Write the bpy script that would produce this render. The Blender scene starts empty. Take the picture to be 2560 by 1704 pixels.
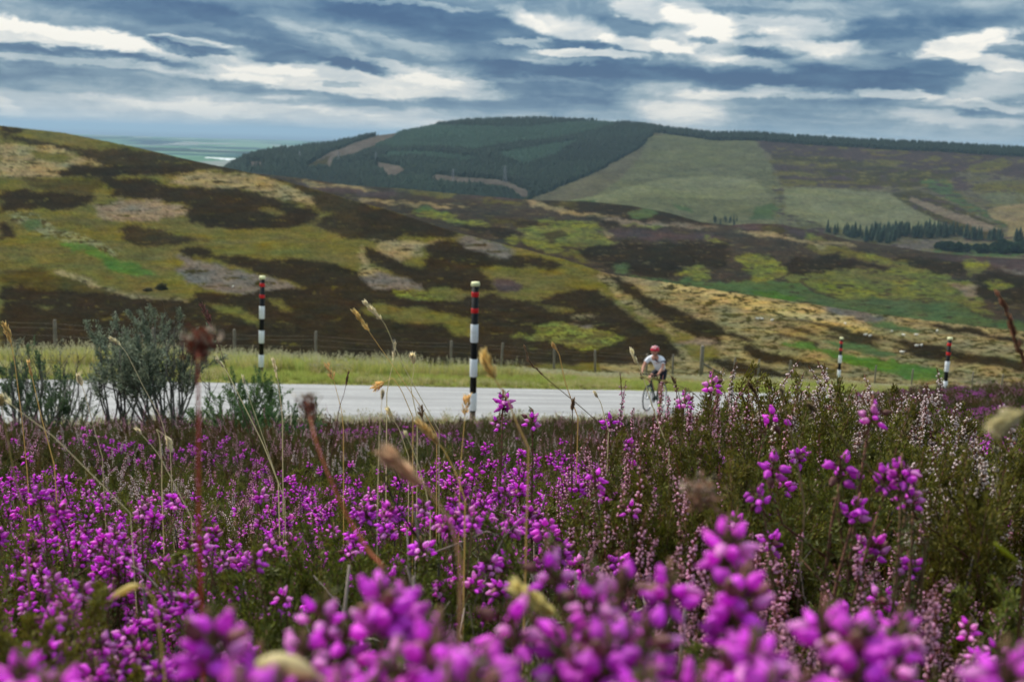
import bpy, math, random
import numpy as np
from mathutils import Matrix, Vector

# ------------------------------------------------------------------ camera
W0, H0, F0 = 2560.0, 1704.0, 2700.0          # survey frame: full-size pixels and focal length in pixels
PITCH = math.radians(10.62)
ROLL = math.radians(1.63)
SC = bpy.context.scene
COL = SC.collection
cam_d = bpy.data.cameras.new("camera")
cam = bpy.data.objects.new("camera", cam_d)
COL.objects.link(cam)
CM = Matrix.Rotation(math.pi / 2 - PITCH, 3, 'X') @ Matrix.Rotation(ROLL, 3, 'Z')
cam.matrix_world = CM.to_4x4()
cam_d.sensor_width = 36.0
cam_d.lens = 36.0 * F0 / W0
cam_d.clip_start = 0.02
cam_d.clip_end = 250000.0
cam_d.dof.use_dof = True
cam_d.dof.focus_distance = 1.9
cam_d.dof.aperture_fstop = 10.0
SC.camera = cam
R3 = np.array(CM)


def ray(px, py):
    d = R3 @ np.array([(px - W0 / 2) / F0, -(py - H0 / 2) / F0, -1.0])
    return d


def project(P):
    q = P @ R3
    w = np.maximum(-q[..., 2], 1e-6)
    return W0 / 2 + F0 * q[..., 0] / w, H0 / 2 - F0 * q[..., 1] / w


K = 2560.0 / 2356.0


def at(px, py, Y):
    """point seen at (px, py) of the survey frame (2356 wide) at forward distance Y"""
    d = ray(px * K, py * K)
    return d * (Y / d[1])


# ------------------------------------------------------------------ light and exposure
HAZE_D = 4.6e-5
SUN_EL, SUN_AZ = math.radians(50), math.radians(-50)   # azimuth measured from +Y towards +X
sun_d = bpy.data.lights.new("sun", 'SUN')
sun_d.energy = 4.8
sun_d.angle = math.radians(8)
sun_d.color = (1.0, 0.93, 0.82)
sun = bpy.data.objects.new("sun", sun_d)
COL.objects.link(sun)
sd = Vector((math.sin(SUN_AZ) * math.cos(SUN_EL), math.cos(SUN_AZ) * math.cos(SUN_EL), math.sin(SUN_EL)))
sun.rotation_euler = sd.to_track_quat('Z', 'Y').to_euler()

SC.view_settings.view_transform = 'Standard'
SC.view_settings.look = 'None'
SC.view_settings.exposure = 0.0
SC.view_settings.gamma = 1.0
SC.view_settings.use_curve_mapping = False
SC.render.engine = 'CYCLES'
cy = SC.cycles
cy.max_bounces = 6
cy.diffuse_bounces = 2
cy.glossy_bounces = 2
cy.transmission_bounces = 3
cy.transparent_max_bounces = 8
cy.volume_bounces = 0
cy.use_denoising = True
cy.use_adaptive_sampling = True
cy.adaptive_threshold = 0.02
SC.render.use_persistent_data = False


class NT:
    """small helper around a node tree"""
    def __init__(self, tree):
        self.t = tree
        self.n = tree.nodes
        self.l = tree.links

    def new(self, typ, **kw):
        nd = self.n.new(typ)
        for k, v in kw.items():
            setattr(nd, k, v)
        return nd

    def link(self, a, b):
        self.l.new(a, b)

    def put(self, sock, v):
        if hasattr(v, 'is_linked'):
            self.l.new(v, sock)
        else:
            sock.default_value = v

    def math(self, op, a, b=None, c=None, clamp=False):
        nd = self.n.new('ShaderNodeMath')
        nd.operation = op
        nd.use_clamp = clamp
        for i, v in enumerate((a, b, c)):
            if v is not None:
                self.put(nd.inputs[i], v)
        return nd.outputs[0]

    def noise(self, vec, scale, detail=4, rough=0.5, dist=0.0, out='Fac'):
        nd = self.n.new('ShaderNodeTexNoise')
        self.put(nd.inputs['Vector'], vec)
        nd.inputs['Scale'].default_value = scale
        nd.inputs['Detail'].default_value = detail
        nd.inputs['Roughness'].default_value = rough
        nd.inputs['Distortion'].default_value = dist
        return nd.outputs[out]

    def mixc(self, fac, a, b, mode='MIX'):
        nd = self.n.new('ShaderNodeMix')
        nd.data_type = 'RGBA'
        nd.blend_type = mode
        self.put(nd.inputs[0], fac)
        self.put(nd.inputs[6], a)
        self.put(nd.inputs[7], b)
        return nd.outputs[2]

    def ramp(self, fac, stops, interp='LINEAR'):
        nd = self.n.new('ShaderNodeValToRGB')
        cr = nd.color_ramp
        cr.interpolation = interp
        while len(cr.elements) < len(stops):
            cr.elements.new(0.5)
        for e, (p, c) in zip(cr.elements, stops):
            e.position = p
            e.color = (c[0], c[1], c[2], 1) if not isinstance(c, (int, float)) else (c, c, c, 1)
        self.put(nd.inputs[0], fac)
        return nd.outputs[0]

    def maprange(self, v, a, b, c, d, interp='SMOOTHSTEP'):
        nd = self.n.new('ShaderNodeMapRange')
        nd.interpolation_type = interp
        self.put(nd.inputs[0], v)
        for i, x in enumerate((a, b, c, d)):
            nd.inputs[i + 1].default_value = x
        return nd.outputs[0]


# ------------------------------------------------------------------ sky
# clouds: (x, y, half width, half height, brightness, tilt) of each cloud or gap as surveyed, turned into azimuth/elevation
CLOUDS = [
    # bright gaps and lit clouds
    (130, 80, 260, 26, 0.50, 4), (300, 105, 170, 20, 0.35, 8), (60, 62, 130, 14, 0.25, 2),
    (180, 140, 280, 14, 0.30, 3), (440, 95, 95, 10, 0.42, 6), (500, 115, 90, 20, 0.28, 10),
    (560, 150, 130, 14, 0.25, 6), (820, 188, 330, 26, 0.52, 3), (560, 182, 110, 14, 0.30, 2),
    (1040, 188, 110, 16, 0.28, 2), (900, 150, 120, 12, 0.22, 12), (1010, 170, 130, 14, 0.22, 10), (430, 172, 130, 10, 0.16, 3),
    (1300, 62, 130, 30, 0.46, 8), (1210, 40, 70, 22, 0.22, 20), (1200, 97, 80, 8, 0.40, 0),
    (1490, 25, 90, 26, 0.42, 8), (1600, 45, 90, 36, 0.44, 20), (1760, 58, 220, 20, 0.38, 3), (1560, 105, 60, 30, 0.30, 30),
    (1640, 110, 80, 46, 0.34, 20), (1800, 95, 180, 26, 0.30, 8), (1900, 118, 190, 26, 0.26, 8), (1720, 145, 120, 12, 0.25, 8),
    (1370, 124, 130, 11, 0.50, 3), (1480, 104, 110, 16, 0.48, 8), (1290, 140, 90, 8, 0.25, 3),
    (2215, 104, 130, 24, 0.60, -12), (2225, 80, 70, 18, 0.25, 0), (2300, 142, 120, 16, 0.42, 4), (2340, 100, 40, 10, 0.3, 0),
    (1690, 214, 180, 13, 0.36, -4), (1560, 235, 150, 44, 0.26, 0), (1560, 265, 110, 36, 0.25, 0), (2060, 217, 110, 12, 0.46, 3),
    (2290, 195, 130, 34, 0.34, -12), (2200, 272, 190, 16, 0.28, 2), (2280, 240, 160, 10, 0.26, 2), (1880, 222, 120, 8, 0.2, 0),
    (700, 268, 460, 22, 0.30, 3), (640, 225, 70, 5, 0.22, 0), (860, 258, 240, 9, 0.18, 2), (940, 10, 180, 7, 0.32, 2), (1700, 5, 250, 12, 0.14, 3),
    (250, 245, 330, 62, 0.19, 0), (450, 250, 60, 70, 0.06, 12), (10, 245, 40, 26, 0.20, 0), (730, 85, 120, 16, 0.14, 18), (930, 105, 140, 14, 0.14, 10),
    # shaded cloud bases
    (330, 15, 300, 34, -0.16, 4), (1010, 50, 300, 46, -0.20, 5), (940, 35, 220, 24, -0.10, 4), (130, 118, 300, 11, -0.22, 3),
    (438, 108, 85, 17, -0.42, 6), (620, 75, 260, 22, -0.12, 14), (830, 152, 80, 9, -0.28, 3), (780, 186, 60, 7, -0.30, 2),
    (640, 130, 220, 18, -0.14, 12), (150, 190, 260, 24, -0.14, 2), (760, 225, 260, 11, -0.08, 3), (560, 190, 60, 5, -0.12, 0),
    (1450, 170, 420, 26, -0.20, 2), (1880, 178, 400, 26, -0.24, 2), (2080, 150, 190, 22, -0.18, 4), (2140, 60, 220, 34, -0.20, -4),
    (1250, 160, 200, 18, -0.16, 2), (1330, 100, 70, 8, -0.20, 0), (1300, 212, 260, 16, -0.16, 2), (1760, 118, 90, 13, -0.24, 4),
    (1700, 70, 60, 14, -0.22, 8), (1230, 240, 260, 22, -0.08, 0), (1900, 250, 260, 22, -0.06, 0), (2270, 258, 80, 9, -0.14, 0), (1610, 93, 30, 9, -0.30, 0),
    (1940, 20, 330, 24, 0.04, 0), (40, 150, 120, 6, -0.1, 3),
]


def build_sky():
    w = bpy.data.worlds.new("World")
    SC.world = w
    w.use_nodes = True
    t = NT(w.node_tree)
    t.n.clear()
    out = t.new('ShaderNodeOutputWorld')
    sky = t.new('ShaderNodeTexSky')
    sky.sky_type = 'NISHITA'
    sky.sun_disc = False
    sky.sun_elevation = SUN_EL
    sky.sun_rotation = SUN_AZ
    bg1 = t.new('ShaderNodeBackground')
    bg1.inputs[1].default_value = 0.1
    t.link(sky.outputs[0], bg1.inputs[0])
    tc = t.new('ShaderNodeTexCoord')
    sep = t.new('ShaderNodeSeparateXYZ')
    t.link(tc.outputs['Generated'], sep.inputs[0])
    x, y, z = sep.outputs
    az = t.math('ARCTAN2', x, y)
    el = t.math('ARCSINE', z)
    zc = t.math('ADD', t.math('MAXIMUM', z, 0.0), 0.10)
    cp = t.new('ShaderNodeCombineXYZ')
    t.put(cp.inputs[0], t.math('DIVIDE', x, zc))
    t.put(cp.inputs[1], t.math('DIVIDE', y, zc))
    plane = cp.outputs[0]
    ca = t.new('ShaderNodeCombineXYZ')
    t.put(ca.inputs[0], az)
    t.put(ca.inputs[1], el)
    # wispy warp of the cloud outlines
    wn = t.noise(plane, 1.6, 6, 0.62, 0.0, 'Color')
    ws = t.new('ShaderNodeVectorMath', operation='MULTIPLY')
    t.link(tc.outputs['Generated'], ws.inputs[0])
    ws.inputs[1].default_value = (1.0, 1.0, 2.2)
    wn = t.mixc(0.55, wn, t.noise(ws.outputs[0], 26.0, 7, 0.66, 0.4, 'Color'))
    sub = t.new('ShaderNodeVectorMath', operation='SUBTRACT')
    t.put(sub.inputs[0], wn)
    sub.inputs[1].default_value = (0.5, 0.5, 0.5)
    mul = t.new('ShaderNodeVectorMath', operation='MULTIPLY')
    t.link(sub.outputs[0], mul.inputs[0])
    mul.inputs[1].default_value = (0.095, 0.034, 0.0)
    add = t.new('ShaderNodeVectorMath', operation='ADD')
    t.put(add.inputs[0], ca.outputs[0])
    t.link(mul.outputs[0], add.inputs[1])
    P = add.outputs[0]
    n1 = t.noise(plane, 0.75, 7, 0.58, 0.35)
    n2 = t.noise(plane, 3.0, 6, 0.6, 0.2)
    ms = t.new('ShaderNodeVectorMath', operation='MULTIPLY')
    t.link(tc.outputs['Generated'], ms.inputs[0])
    ms.inputs[1].default_value = (1.0, 1.0, 2.6)
    n3 = t.noise(ms.outputs[0], 22.0, 7, 0.62, 0.6)
    v = t.math('MULTIPLY_ADD', t.math('SUBTRACT', n1, 0.5), 0.60, 0.33)
    v = t.math('MULTIPLY_ADD', t.math('SUBTRACT', n2, 0.5), 0.34, v)
    v = t.math('MULTIPLY_ADD', t.math('SUBTRACT', n3, 0.5), 0.62, v)
    v = t.math('ADD', v, t.maprange(z, -0.01, 0.05, 0.32, 0.0))
    v = t.math('ADD', v, t.maprange(z, 0.14, 0.75, 0.0, 0.24))
    for (cx, cyy, rx, ry, amp, tilt) in CLOUDS:
        d = ray(cx * K, cyy * K)
        d2 = ray((cx + rx) * K, cyy * K + rx * K * math.tan(ROLL))
        d3 = ray(cx * K, (cyy - ry) * K)
        a0 = math.atan2(d[0], d[1])
        e0 = math.atan2(d[2], math.hypot(d[0], d[1]))
        ra = abs(math.atan2(d2[0], d2[1]) - a0)
        re = abs(math.atan2(d3[2], math.hypot(d3[0], d3[1])) - e0)
        m = t.new('ShaderNodeMapping', vector_type='TEXTURE')
        t.put(m.inputs[0], P)
        m.inputs['Location'].default_value = (a0, e0, 0)
        m.inputs['Rotation'].default_value = (0, 0, -math.radians(tilt))
        m.inputs['Scale'].default_value = (ra * 1.25, re * 1.35, 1)
        g = t.new('ShaderNodeTexGradient', gradient_type='SPHERICAL')
        t.link(m.outputs[0], g.inputs[0])
        b = t.maprange(g.outputs['Fac'], 0.02, 0.38 if (amp < 0 and ry < 24) or (amp > .4 and ry < 30) else 0.52, 0.0, amp)
        v = t.math('ADD', v, b)
    colr = t.ramp(v, [(0.0, (0.028, 0.085, 0.20)), (0.16, (0.060, 0.140, 0.255)), (0.36, (0.165, 0.265, 0.36)), (0.55, (0.37, 0.46, 0.51)),
                      (0.72, (0.56, 0.61, 0.63)), (0.88, (0.78, 0.78, 0.74)), (1.0, (0.98, 0.94, 0.85))])
    # overcast sky: three times brighter overhead than at the horizon
    grad = t.math('MULTIPLY_ADD', t.math('MAXIMUM', z, 0.0), 1.5, 0.95)
    sc = t.new('ShaderNodeVectorMath', operation='SCALE')
    t.put(sc.inputs[0], colr)
    t.put(sc.inputs['Scale'], grad)
    bg2 = t.new('ShaderNodeBackground')
    t.link(sc.outputs[0], bg2.inputs[0])
    bg2.inputs[1].default_value = 1.0
    mix = t.new('ShaderNodeMixShader')
    mix.inputs[0].default_value = 0.92
    t.link(bg1.outputs[0], mix.inputs[1])
    t.link(bg2.outputs[0], mix.inputs[2])
    t.link(mix.outputs[0], out.inputs[0])


build_sky()

# ------------------------------------------------------------------ helpers
RNG = np.random.default_rng(7)


def hash2(ix, iy, seed):
    h = (ix.astype(np.int64) * 374761393 + iy.astype(np.int64) * 668265263 + seed * 1442695041) & 0xFFFFFFFF
    h = ((h ^ (h >> 13)) * 1274126177) & 0xFFFFFFFF
    h = h ^ (h >> 16)
    return (h & 0xFFFF) / 65535.0


def vnoise(x, y, seed=0):
    ix, iy = np.floor(x), np.floor(y)
    fx, fy = x - ix, y - iy
    fx = fx * fx * (3 - 2 * fx)
    fy = fy * fy * (3 - 2 * fy)
    a = hash2(ix, iy, seed)
    b = hash2(ix + 1, iy, seed)
    c = hash2(ix, iy + 1, seed)
    d = hash2(ix + 1, iy + 1, seed)
    return (a * (1 - fx) + b * fx) * (1 - fy) + (c * (1 - fx) + d * fx) * fy - 0.5


def fbm(x, y, seed=0, octv=4):
    s, amp, tot = 0.0, 1.0, 0.0
    for i in range(octv):
        s = s + amp * vnoise(x * 2 ** i, y * 2 ** i, seed + 17 * i)
        tot += amp
        amp *= 0.55
    return s / tot * 2.0


def smooth(x, a, b):
    t = np.clip((x - a) / (b - a), 0, 1)
    return t * t * (3 - 2 * t)


def make_mesh(name, V, F, C=None, mat=None, smoothed=False):
    V = np.asarray(V, dtype=np.float32)
    F = np.asarray(F, dtype=np.int32)
    k = F.shape[1]
    me = bpy.data.meshes.new(name)
    me.vertices.add(len(V))
    me.vertices.foreach_set('co', V.ravel())
    me.loops.add(F.size)
    me.loops.foreach_set('vertex_index', F.ravel())
    me.polygons.add(len(F))
    me.polygons.foreach_set('loop_start', np.arange(len(F), dtype=np.int32) * k)
    if smoothed:
        me.polygons.foreach_set('use_smooth', np.ones(len(F), dtype=bool))
    me.update(calc_edges=True)
    if C is not None:
        a = me.color_attributes.new('Col', 'FLOAT_COLOR', 'POINT')
        c4 = np.ones((len(V), 4), dtype=np.float32)
        c4[:, :3] = C
        a.data.foreach_set('color', c4.ravel())
    if mat:
        me.materials.append(mat)
    return me


def link(name, me, parent=None):
    o = bpy.data.objects.new(name, me)
    COL.objects.link(o)
    if parent is not None:
        o.parent = parent
    return o


def tag(o, label=None, cat=None, group=None, kind=None):
    if label:
        o['label'] = label
    if cat:
        o['category'] = cat
    if group:
        o['group'] = group
    if kind:
        o['kind'] = kind
    return o


def empty(name, loc=(0, 0, 0), rz=0.0):
    o = bpy.data.objects.new(name, None)
    o.empty_display_size = 0.1
    COL.objects.link(o)
    o.location = loc
    o.rotation_euler = (0, 0, rz)
    return o


def copy_thing(src, loc, rz=0.0, scale=1.0):
    r = src.copy()
    COL.objects.link(r)
    r.location = loc
    r.rotation_euler = (0, 0, rz)
    r.scale = (scale,) * 3
    for ch in list(src.children):
        c = ch.copy()
        COL.objects.link(c)
        c.parent = r
        for g in list(ch.children):
            d = g.copy()
            COL.objects.link(d)
            d.parent = c
    return r


def basis(d):
    d = np.asarray(d, float)
    d = d / np.linalg.norm(d)
    u = np.cross(d, (0, 0, 1.0) if abs(d[2]) < 0.95 else (1.0, 0, 0))
    u /= np.linalg.norm(u)
    v = np.cross(d, u)
    return np.stack([u, v, d], axis=1)      # columns


class G:
    """triangle soup collector"""
    def __init__(self):
        self.V, self.T, self.C, self.n = [], [], [], 0

    def add(self, V, T, C):
        V = np.asarray(V, float)
        T = np.asarray(T, np.int64)
        C = np.asarray(C, float)
        if C.ndim == 1:
            C = np.tile(C, (len(V), 1))
        self.V.append(V)
        self.T.append(T + self.n)
        self.C.append(C)
        self.n += len(V)

    def bake(self):
        if not self.V:
            return np.zeros((0, 3)), np.zeros((0, 3), int), np.zeros((0, 3))
        return np.concatenate(self.V), np.concatenate(self.T), np.concatenate(self.C)

    def mesh(self, name, mat, smoothed=False):
        V, T, C = self.bake()
        return make_mesh(name, V, T, C, mat, smoothed)

    def put(self, g, M=None, loc=(0, 0, 0), s=1.0, tint=1.0):
        V, T, C = g.bake()
        if M is not None:
            V = V @ np.asarray(M).T
        self.add(V * s + np.asarray(loc), T, np.clip(C * tint, 0, 1))

    def tube(self, P, R, n=5, C=(0.5, 0.5, 0.5), cap=True):
        P = np.asarray(P, float)
        R = np.broadcast_to(np.asarray(R, float), (len(P),))
        tang = np.gradient(P, axis=0)
        B0 = basis(tang[0])
        u = B0[:, 0]
        rings = []
        for i in range(len(P)):
            tt = tang[i] / (np.linalg.norm(tang[i]) + 1e-12)
            u = u - tt * np.dot(u, tt)
            u = u / (np.linalg.norm(u) + 1e-12)
            v = np.cross(tt, u)
            a = np.arange(n) * 2 * np.pi / n
            rings.append(P[i] + R[i] * (np.cos(a)[:, None] * u + np.sin(a)[:, None] * v))
        V = np.concatenate(rings)
        T = []
        for i in range(len(P) - 1):
            for j in range(n):
                a, b = i * n + j, i * n + (j + 1) % n
                c, d = a + n, b + n
                T += [(a, b, d), (a, d, c)]
        C = np.asarray(C, float)
        if C.ndim == 2:
            C = np.repeat(C, n, axis=0)
        if cap:
            m = len(V)
            V = np.concatenate([V, P[:1], P[-1:]])
            for j in range(n):
                T += [(m, (j + 1) % n, j), (m + 1, (len(P) - 1) * n + j, (len(P) - 1) * n + (j + 1) % n)]
            if C.ndim == 2:
                C = np.concatenate([C, C[:1], C[-1:]])
        self.add(V, T, C)

    def lathe(self, prof, n=16, C=(0.5, 0.5, 0.5), M=None, loc=(0, 0, 0)):
        """prof: list of (radius, z)"""
        a = np.arange(n) * 2 * np.pi / n
        V, T = [], []
        for r, z in prof:
            V += [(r * math.cos(q), r * math.sin(q), z) for q in a]
        for i in range(len(prof) - 1):
            for j in range(n):
                p, q = i * n + j, i * n + (j + 1) % n
                T += [(p, q, q + n), (p, q + n, p + n)]
        V = np.array(V)
        m = len(V)
        V = np.concatenate([V, [(0, 0, prof[0][1]), (0, 0, prof[-1][1])]])
        for j in range(n):
            T += [(m, (j + 1) % n, j), (m + 1, (len(prof) - 1) * n + j, (len(prof) - 1) * n + (j + 1) % n)]
        C = np.asarray(C, float)
        if C.ndim == 2:
            C = np.concatenate([np.repeat(C, n, axis=0), C[:1], C[-1:]])
        if M is not None:
            V = V @ np.asarray(M).T
        self.add(V + np.asarray(loc), T, C)

    def ball(self, c, r, n=8, m=6, C=(0.5, 0.5, 0.5)):
        r = np.broadcast_to(np.asarray(r, float), (3,))
        V, T = [], []
        for i in range(m + 1):
            th = math.pi * i / m
            for j in range(n):
                ph = 2 * math.pi * j / n
                V.append((c[0] + r[0] * math.sin(th) * math.cos(ph), c[1] + r[1] * math.sin(th) * math.sin(ph), c[2] + r[2] * math.cos(th)))
        for i in range(m):
            for j in range(n):
                a, b = i * n + j, i * n + (j + 1) % n
                T += [(a, a + n, b + n), (a, b + n, b)]
        self.add(V, T, C)

    def box(self, c, s, C=(0.5, 0.5, 0.5), M=None):
        V = np.array([(x, y, z) for x in (-1, 1) for y in (-1, 1) for z in (-1, 1)], float) * np.asarray(s) / 2
        if M is not None:
            V = V @ np.asarray(M).T
        Q = [(0, 1, 3, 2), (4, 6, 7, 5), (0, 4, 5, 1), (2, 3, 7, 6), (0, 2, 6, 4), (1, 5, 7, 3)]
        T = []
        for q in Q:
            T += [(q[0], q[1], q[2]), (q[0], q[2], q[3])]
        self.add(V + np.asarray(c), T, C)

    def leaves(self, P, D, L, Wd, C, rng):
        """many diamond leaves at once: base points P, directions D, lengths L, widths Wd"""
        P = np.asarray(P, float)
        n = len(P)
        D = D / (np.linalg.norm(D, axis=1, keepdims=True) + 1e-9)
        L = np.broadcast_to(np.asarray(L, float), (n,))[:, None]
        Wd = np.broadcast_to(np.asarray(Wd, float), (n,))[:, None]
        rnd = rng.normal(size=(n, 3))
        S = np.cross(D, rnd)
        S /= np.linalg.norm(S, axis=1, keepdims=True) + 1e-9
        N = np.cross(D, S)
        V = np.stack([P, P + D * L * 0.45 + S * Wd * 0.5 + N * Wd * 0.15, P + D * L, P + D * L * 0.45 - S * Wd * 0.5 + N * Wd * 0.15], axis=1).reshape(-1, 3)
        b = np.arange(n)[:, None] * 4
        T = np.concatenate([b + np.array([[0, 1, 2]]), b + np.array([[0, 2, 3]])])
        C = np.asarray(C, float)
        C = np.repeat(np.broadcast_to(C, (n, 3)), 4, axis=0)
        self.add(V, T, C)


# ------------------------------------------------------------------ materials
def new_mat(name):
    m = bpy.data.materials.new(name)
    m.use_nodes = True
    t = NT(m.node_tree)
    t.n.clear()
    return m, t, t.new('ShaderNodeOutputMaterial')


def principled(t, out, base, rough=0.7, spec=0.3, metal=0.0):
    p = t.new('ShaderNodeBsdfPrincipled')
    t.put(p.inputs['Base Color'], base)
    p.inputs['Roughness'].default_value = rough
    p.inputs['Specular IOR Level'].default_value = spec
    p.inputs['Metallic'].default_value = metal
    t.link(p.outputs[0], out.inputs[0])
    return p


def simple_mat(name, rgb, rough=0.6, spec=0.3, metal=0.0, var=0.25, scale=30.0, dirt=None, bump=0.0):
    m, t, out = new_mat(name)
    tc = t.new('ShaderNodeTexCoord')
    n = t.noise(tc.outputs['Object'], scale, 5, 0.6)
    base = t.mixc(t.maprange(n, 0.3, 0.7, 0, 1, 'LINEAR'), tuple(c * (1 - var) for c in rgb) + (1,), tuple(min(1, c * (1 + var)) for c in rgb) + (1,))
    if dirt:
        n2 = t.noise(tc.outputs['Object'], scale * 0.3, 6, 0.7)
        base = t.mixc(t.maprange(n2, 0.52, 0.75, 0, dirt[3]), base, dirt[:3] + (1,))
    p = principled(t, out, base, rough, spec, metal)
    if bump:
        b = t.new('ShaderNodeBump')
        b.inputs['Strength'].default_value = bump
        b.inputs['Distance'].default_value = 0.01
        t.put(b.inputs['Height'], n)
        t.link(b.outputs[0], p.inputs['Normal'])
    return m


def plant_mat(name, trans=0.3, rough=0.6, spec=0.25, var=0.25, huevar=0.02):
    m, t, out = new_mat(name)
    a = t.new('ShaderNodeAttribute', attribute_name='Col')
    oi = t.new('ShaderNodeObjectInfo')
    hs = t.new('ShaderNodeHueSaturation')
    t.link(a.outputs['Color'], hs.inputs['Color'])
    t.put(hs.inputs['Value'], t.math('MULTIPLY_ADD', oi.outputs['Random'], var * 2, 1 - var))
    r2 = t.math('FRACT', t.math('MULTIPLY', oi.outputs['Random'], 17.31))
    t.put(hs.inputs['Hue'], t.math('MULTIPLY_ADD', r2, huevar * 2, 0.5 - huevar))
    p = t.new('ShaderNodeBsdfPrincipled')
    t.link(hs.outputs[0], p.inputs['Base Color'])
    p.inputs['Roughness'].default_value = rough
    p.inputs['Specular IOR Level'].default_value = spec
    tr = t.new('ShaderNodeBsdfTranslucent')
    t.link(hs.outputs[0], tr.inputs[0])
    mx = t.new('ShaderNodeMixShader')
    mx.inputs[0].default_value = trans
    t.link(p.outputs[0], mx.inputs[1])
    t.link(tr.outputs[0], mx.inputs[2])
    t.link(mx.outputs[0], out.inputs[0])
    return m


def land_mat(name, fine, coarse, bump=0.4, amp=0.5, aniso=(1, 1, 1)):
    m, t, out = new_mat(name)
    a = t.new('ShaderNodeAttribute', attribute_name='Col')
    tc = t.new('ShaderNodeTexCoord')
    mp = t.new('ShaderNodeMapping')
    t.link(tc.outputs['Object'], mp.inputs[0])
    mp.inputs['Scale'].default_value = aniso
    n1 = t.noise(mp.outputs[0], fine, 8, 0.68)
    n2 = t.noise(mp.outputs[0], coarse, 6, 0.6, 0.5)
    n3 = t.noise(mp.outputs[0], coarse * 6, 5, 0.6)
    k = t.math('MULTIPLY_ADD', t.math('SUBTRACT', n1, 0.5), amp * 2.3, 0.88)
    k = t.math('MULTIPLY', k, t.math('MULTIPLY_ADD', t.math('SUBTRACT', n2, 0.5), amp * 1.2, 1.0))
    sc = t.new('ShaderNodeVectorMath', operation='SCALE')
    t.link(a.outputs['Color'], sc.inputs[0])
    t.put(sc.inputs['Scale'], t.math('MAXIMUM', k, 0.15))
    hs = t.new('ShaderNodeHueSaturation')
    t.link(sc.outputs[0], hs.inputs['Color'])
    t.put(hs.inputs['Hue'], t.math('MULTIPLY_ADD', t.math('SUBTRACT', n3, 0.5), 0.10, 0.5))
    t.put(hs.inputs['Saturation'], t.math('MULTIPLY_ADD', t.math('SUBTRACT', n2, 0.5), 0.8, 1.0))
    p = principled(t, out, hs.outputs[0], 1.0, 0.0)
    b = t.new('ShaderNodeBump')
    b.inputs['Strength'].default_value = bump
    b.inputs['Distance'].default_value = 1.2 / fine
    t.put(b.inputs['Height'], n1)
    t.link(b.outputs[0], p.inputs['Normal'])
    return m


M_soil = land_mat("heath_soil", 9.0, 0.6, 0.5, 0.5)
M_hill1 = land_mat("moor_near", 0.55, 0.03, 0.6, 0.50)
M_hill2 = land_mat("moor_mid", 0.22, 0.012, 0.6, 0.48)
M_hill3 = land_mat("far_hill_ground", 0.09, 0.005, 0.5, 0.30)
M_plain = land_mat("plain_fields", 0.004, 0.0006, 0.1, 0.25)
M_leaf = plant_mat("heather_leaf", 0.30, 0.55, 0.3)
M_stem = plant_mat("heather_stem", 0.0, 0.8, 0.2)
M_bell = plant_mat("bell_flower", 0.48, 0.5, 0.3, 0.16, 0.012)
M_lingf = plant_mat("ling_flower", 0.40, 0.5, 0.35, 0.2, 0.02)
M_grass = plant_mat("grass_blade", 0.35, 0.55, 0.3, 0.2, 0.02)
M_seed = plant_mat("seed_head", 0.55, 0.5, 0.35, 0.1, 0.01)
M_tree = plant_mat("conifer_needles", 0.15, 0.8, 0.1, 0.3, 0.02)

# ------------------------------------------------------------------ the lie of the land
RD = np.array([0.72, 0.69])         # the road runs this way, downhill
RN = np.array([-0.69, 0.72])
ROAD_T = (14.3, 21.5)
ROAD_GRADE = 0.155
F_T = [-60, 0, 14.2, 21.6, 25, 33, 48, 90]
F_Z = [11.0, -0.42, -3.12, -3.77, -4.07, -5.10, -8.6, -26.0]


def ts(x, y):
    return RN[0] * x + RN[1] * y, RD[0] * x + RD[1] * y


def xy_ts(t, s):
    return RD[0] * s + RN[0] * t, RD[1] * s + RN[1] * t


def road_z(x, y):
    t, s = ts(x, y)
    return np.interp(t, F_T, F_Z) - ROAD_GRADE * s


def ground_z(x, y):
    x = np.asarray(x, float)
    y = np.asarray(y, float)
    t, s = ts(x, y)
    z = np.interp(t, F_T, F_Z) - ROAD_GRADE * s
    z = z - 0.07 * smooth(t, 14.1, 14.6) * (1 - smooth(t, 21.2, 21.7))
    z = z + 0.62 * smooth(x, 4.0, 11.0) * (1 - smooth(t, 12.6, 14.0)) * smooth(t, 0, 5)
    off = (1 - smooth(t, 13.4, 14.2)) + smooth(t, 21.6, 22.4)
    z = z + off * (0.05 * fbm(x * 0.9, y * 0.9, 3) + 0.015 * fbm(x * 4, y * 4, 5))
    z = z + smooth(t, 22, 26) * 0.22 * fbm(x * 0.25, y * 0.25, 9)
    return z


def curve(pts):
    """pts (px, py, r) in the 2356-wide survey -> azimuth, tangent of elevation, distance"""
    A, E, R = [], [], []
    for px, py, r in pts:
        d = ray(px * K, py * K)
        A.append(math.atan2(d[0], d[1]))
        E.append(d[2] / math.hypot(d[0], d[1]))
        R.append(r)
    return np.array(A), np.array(E), np.array(R)


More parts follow.
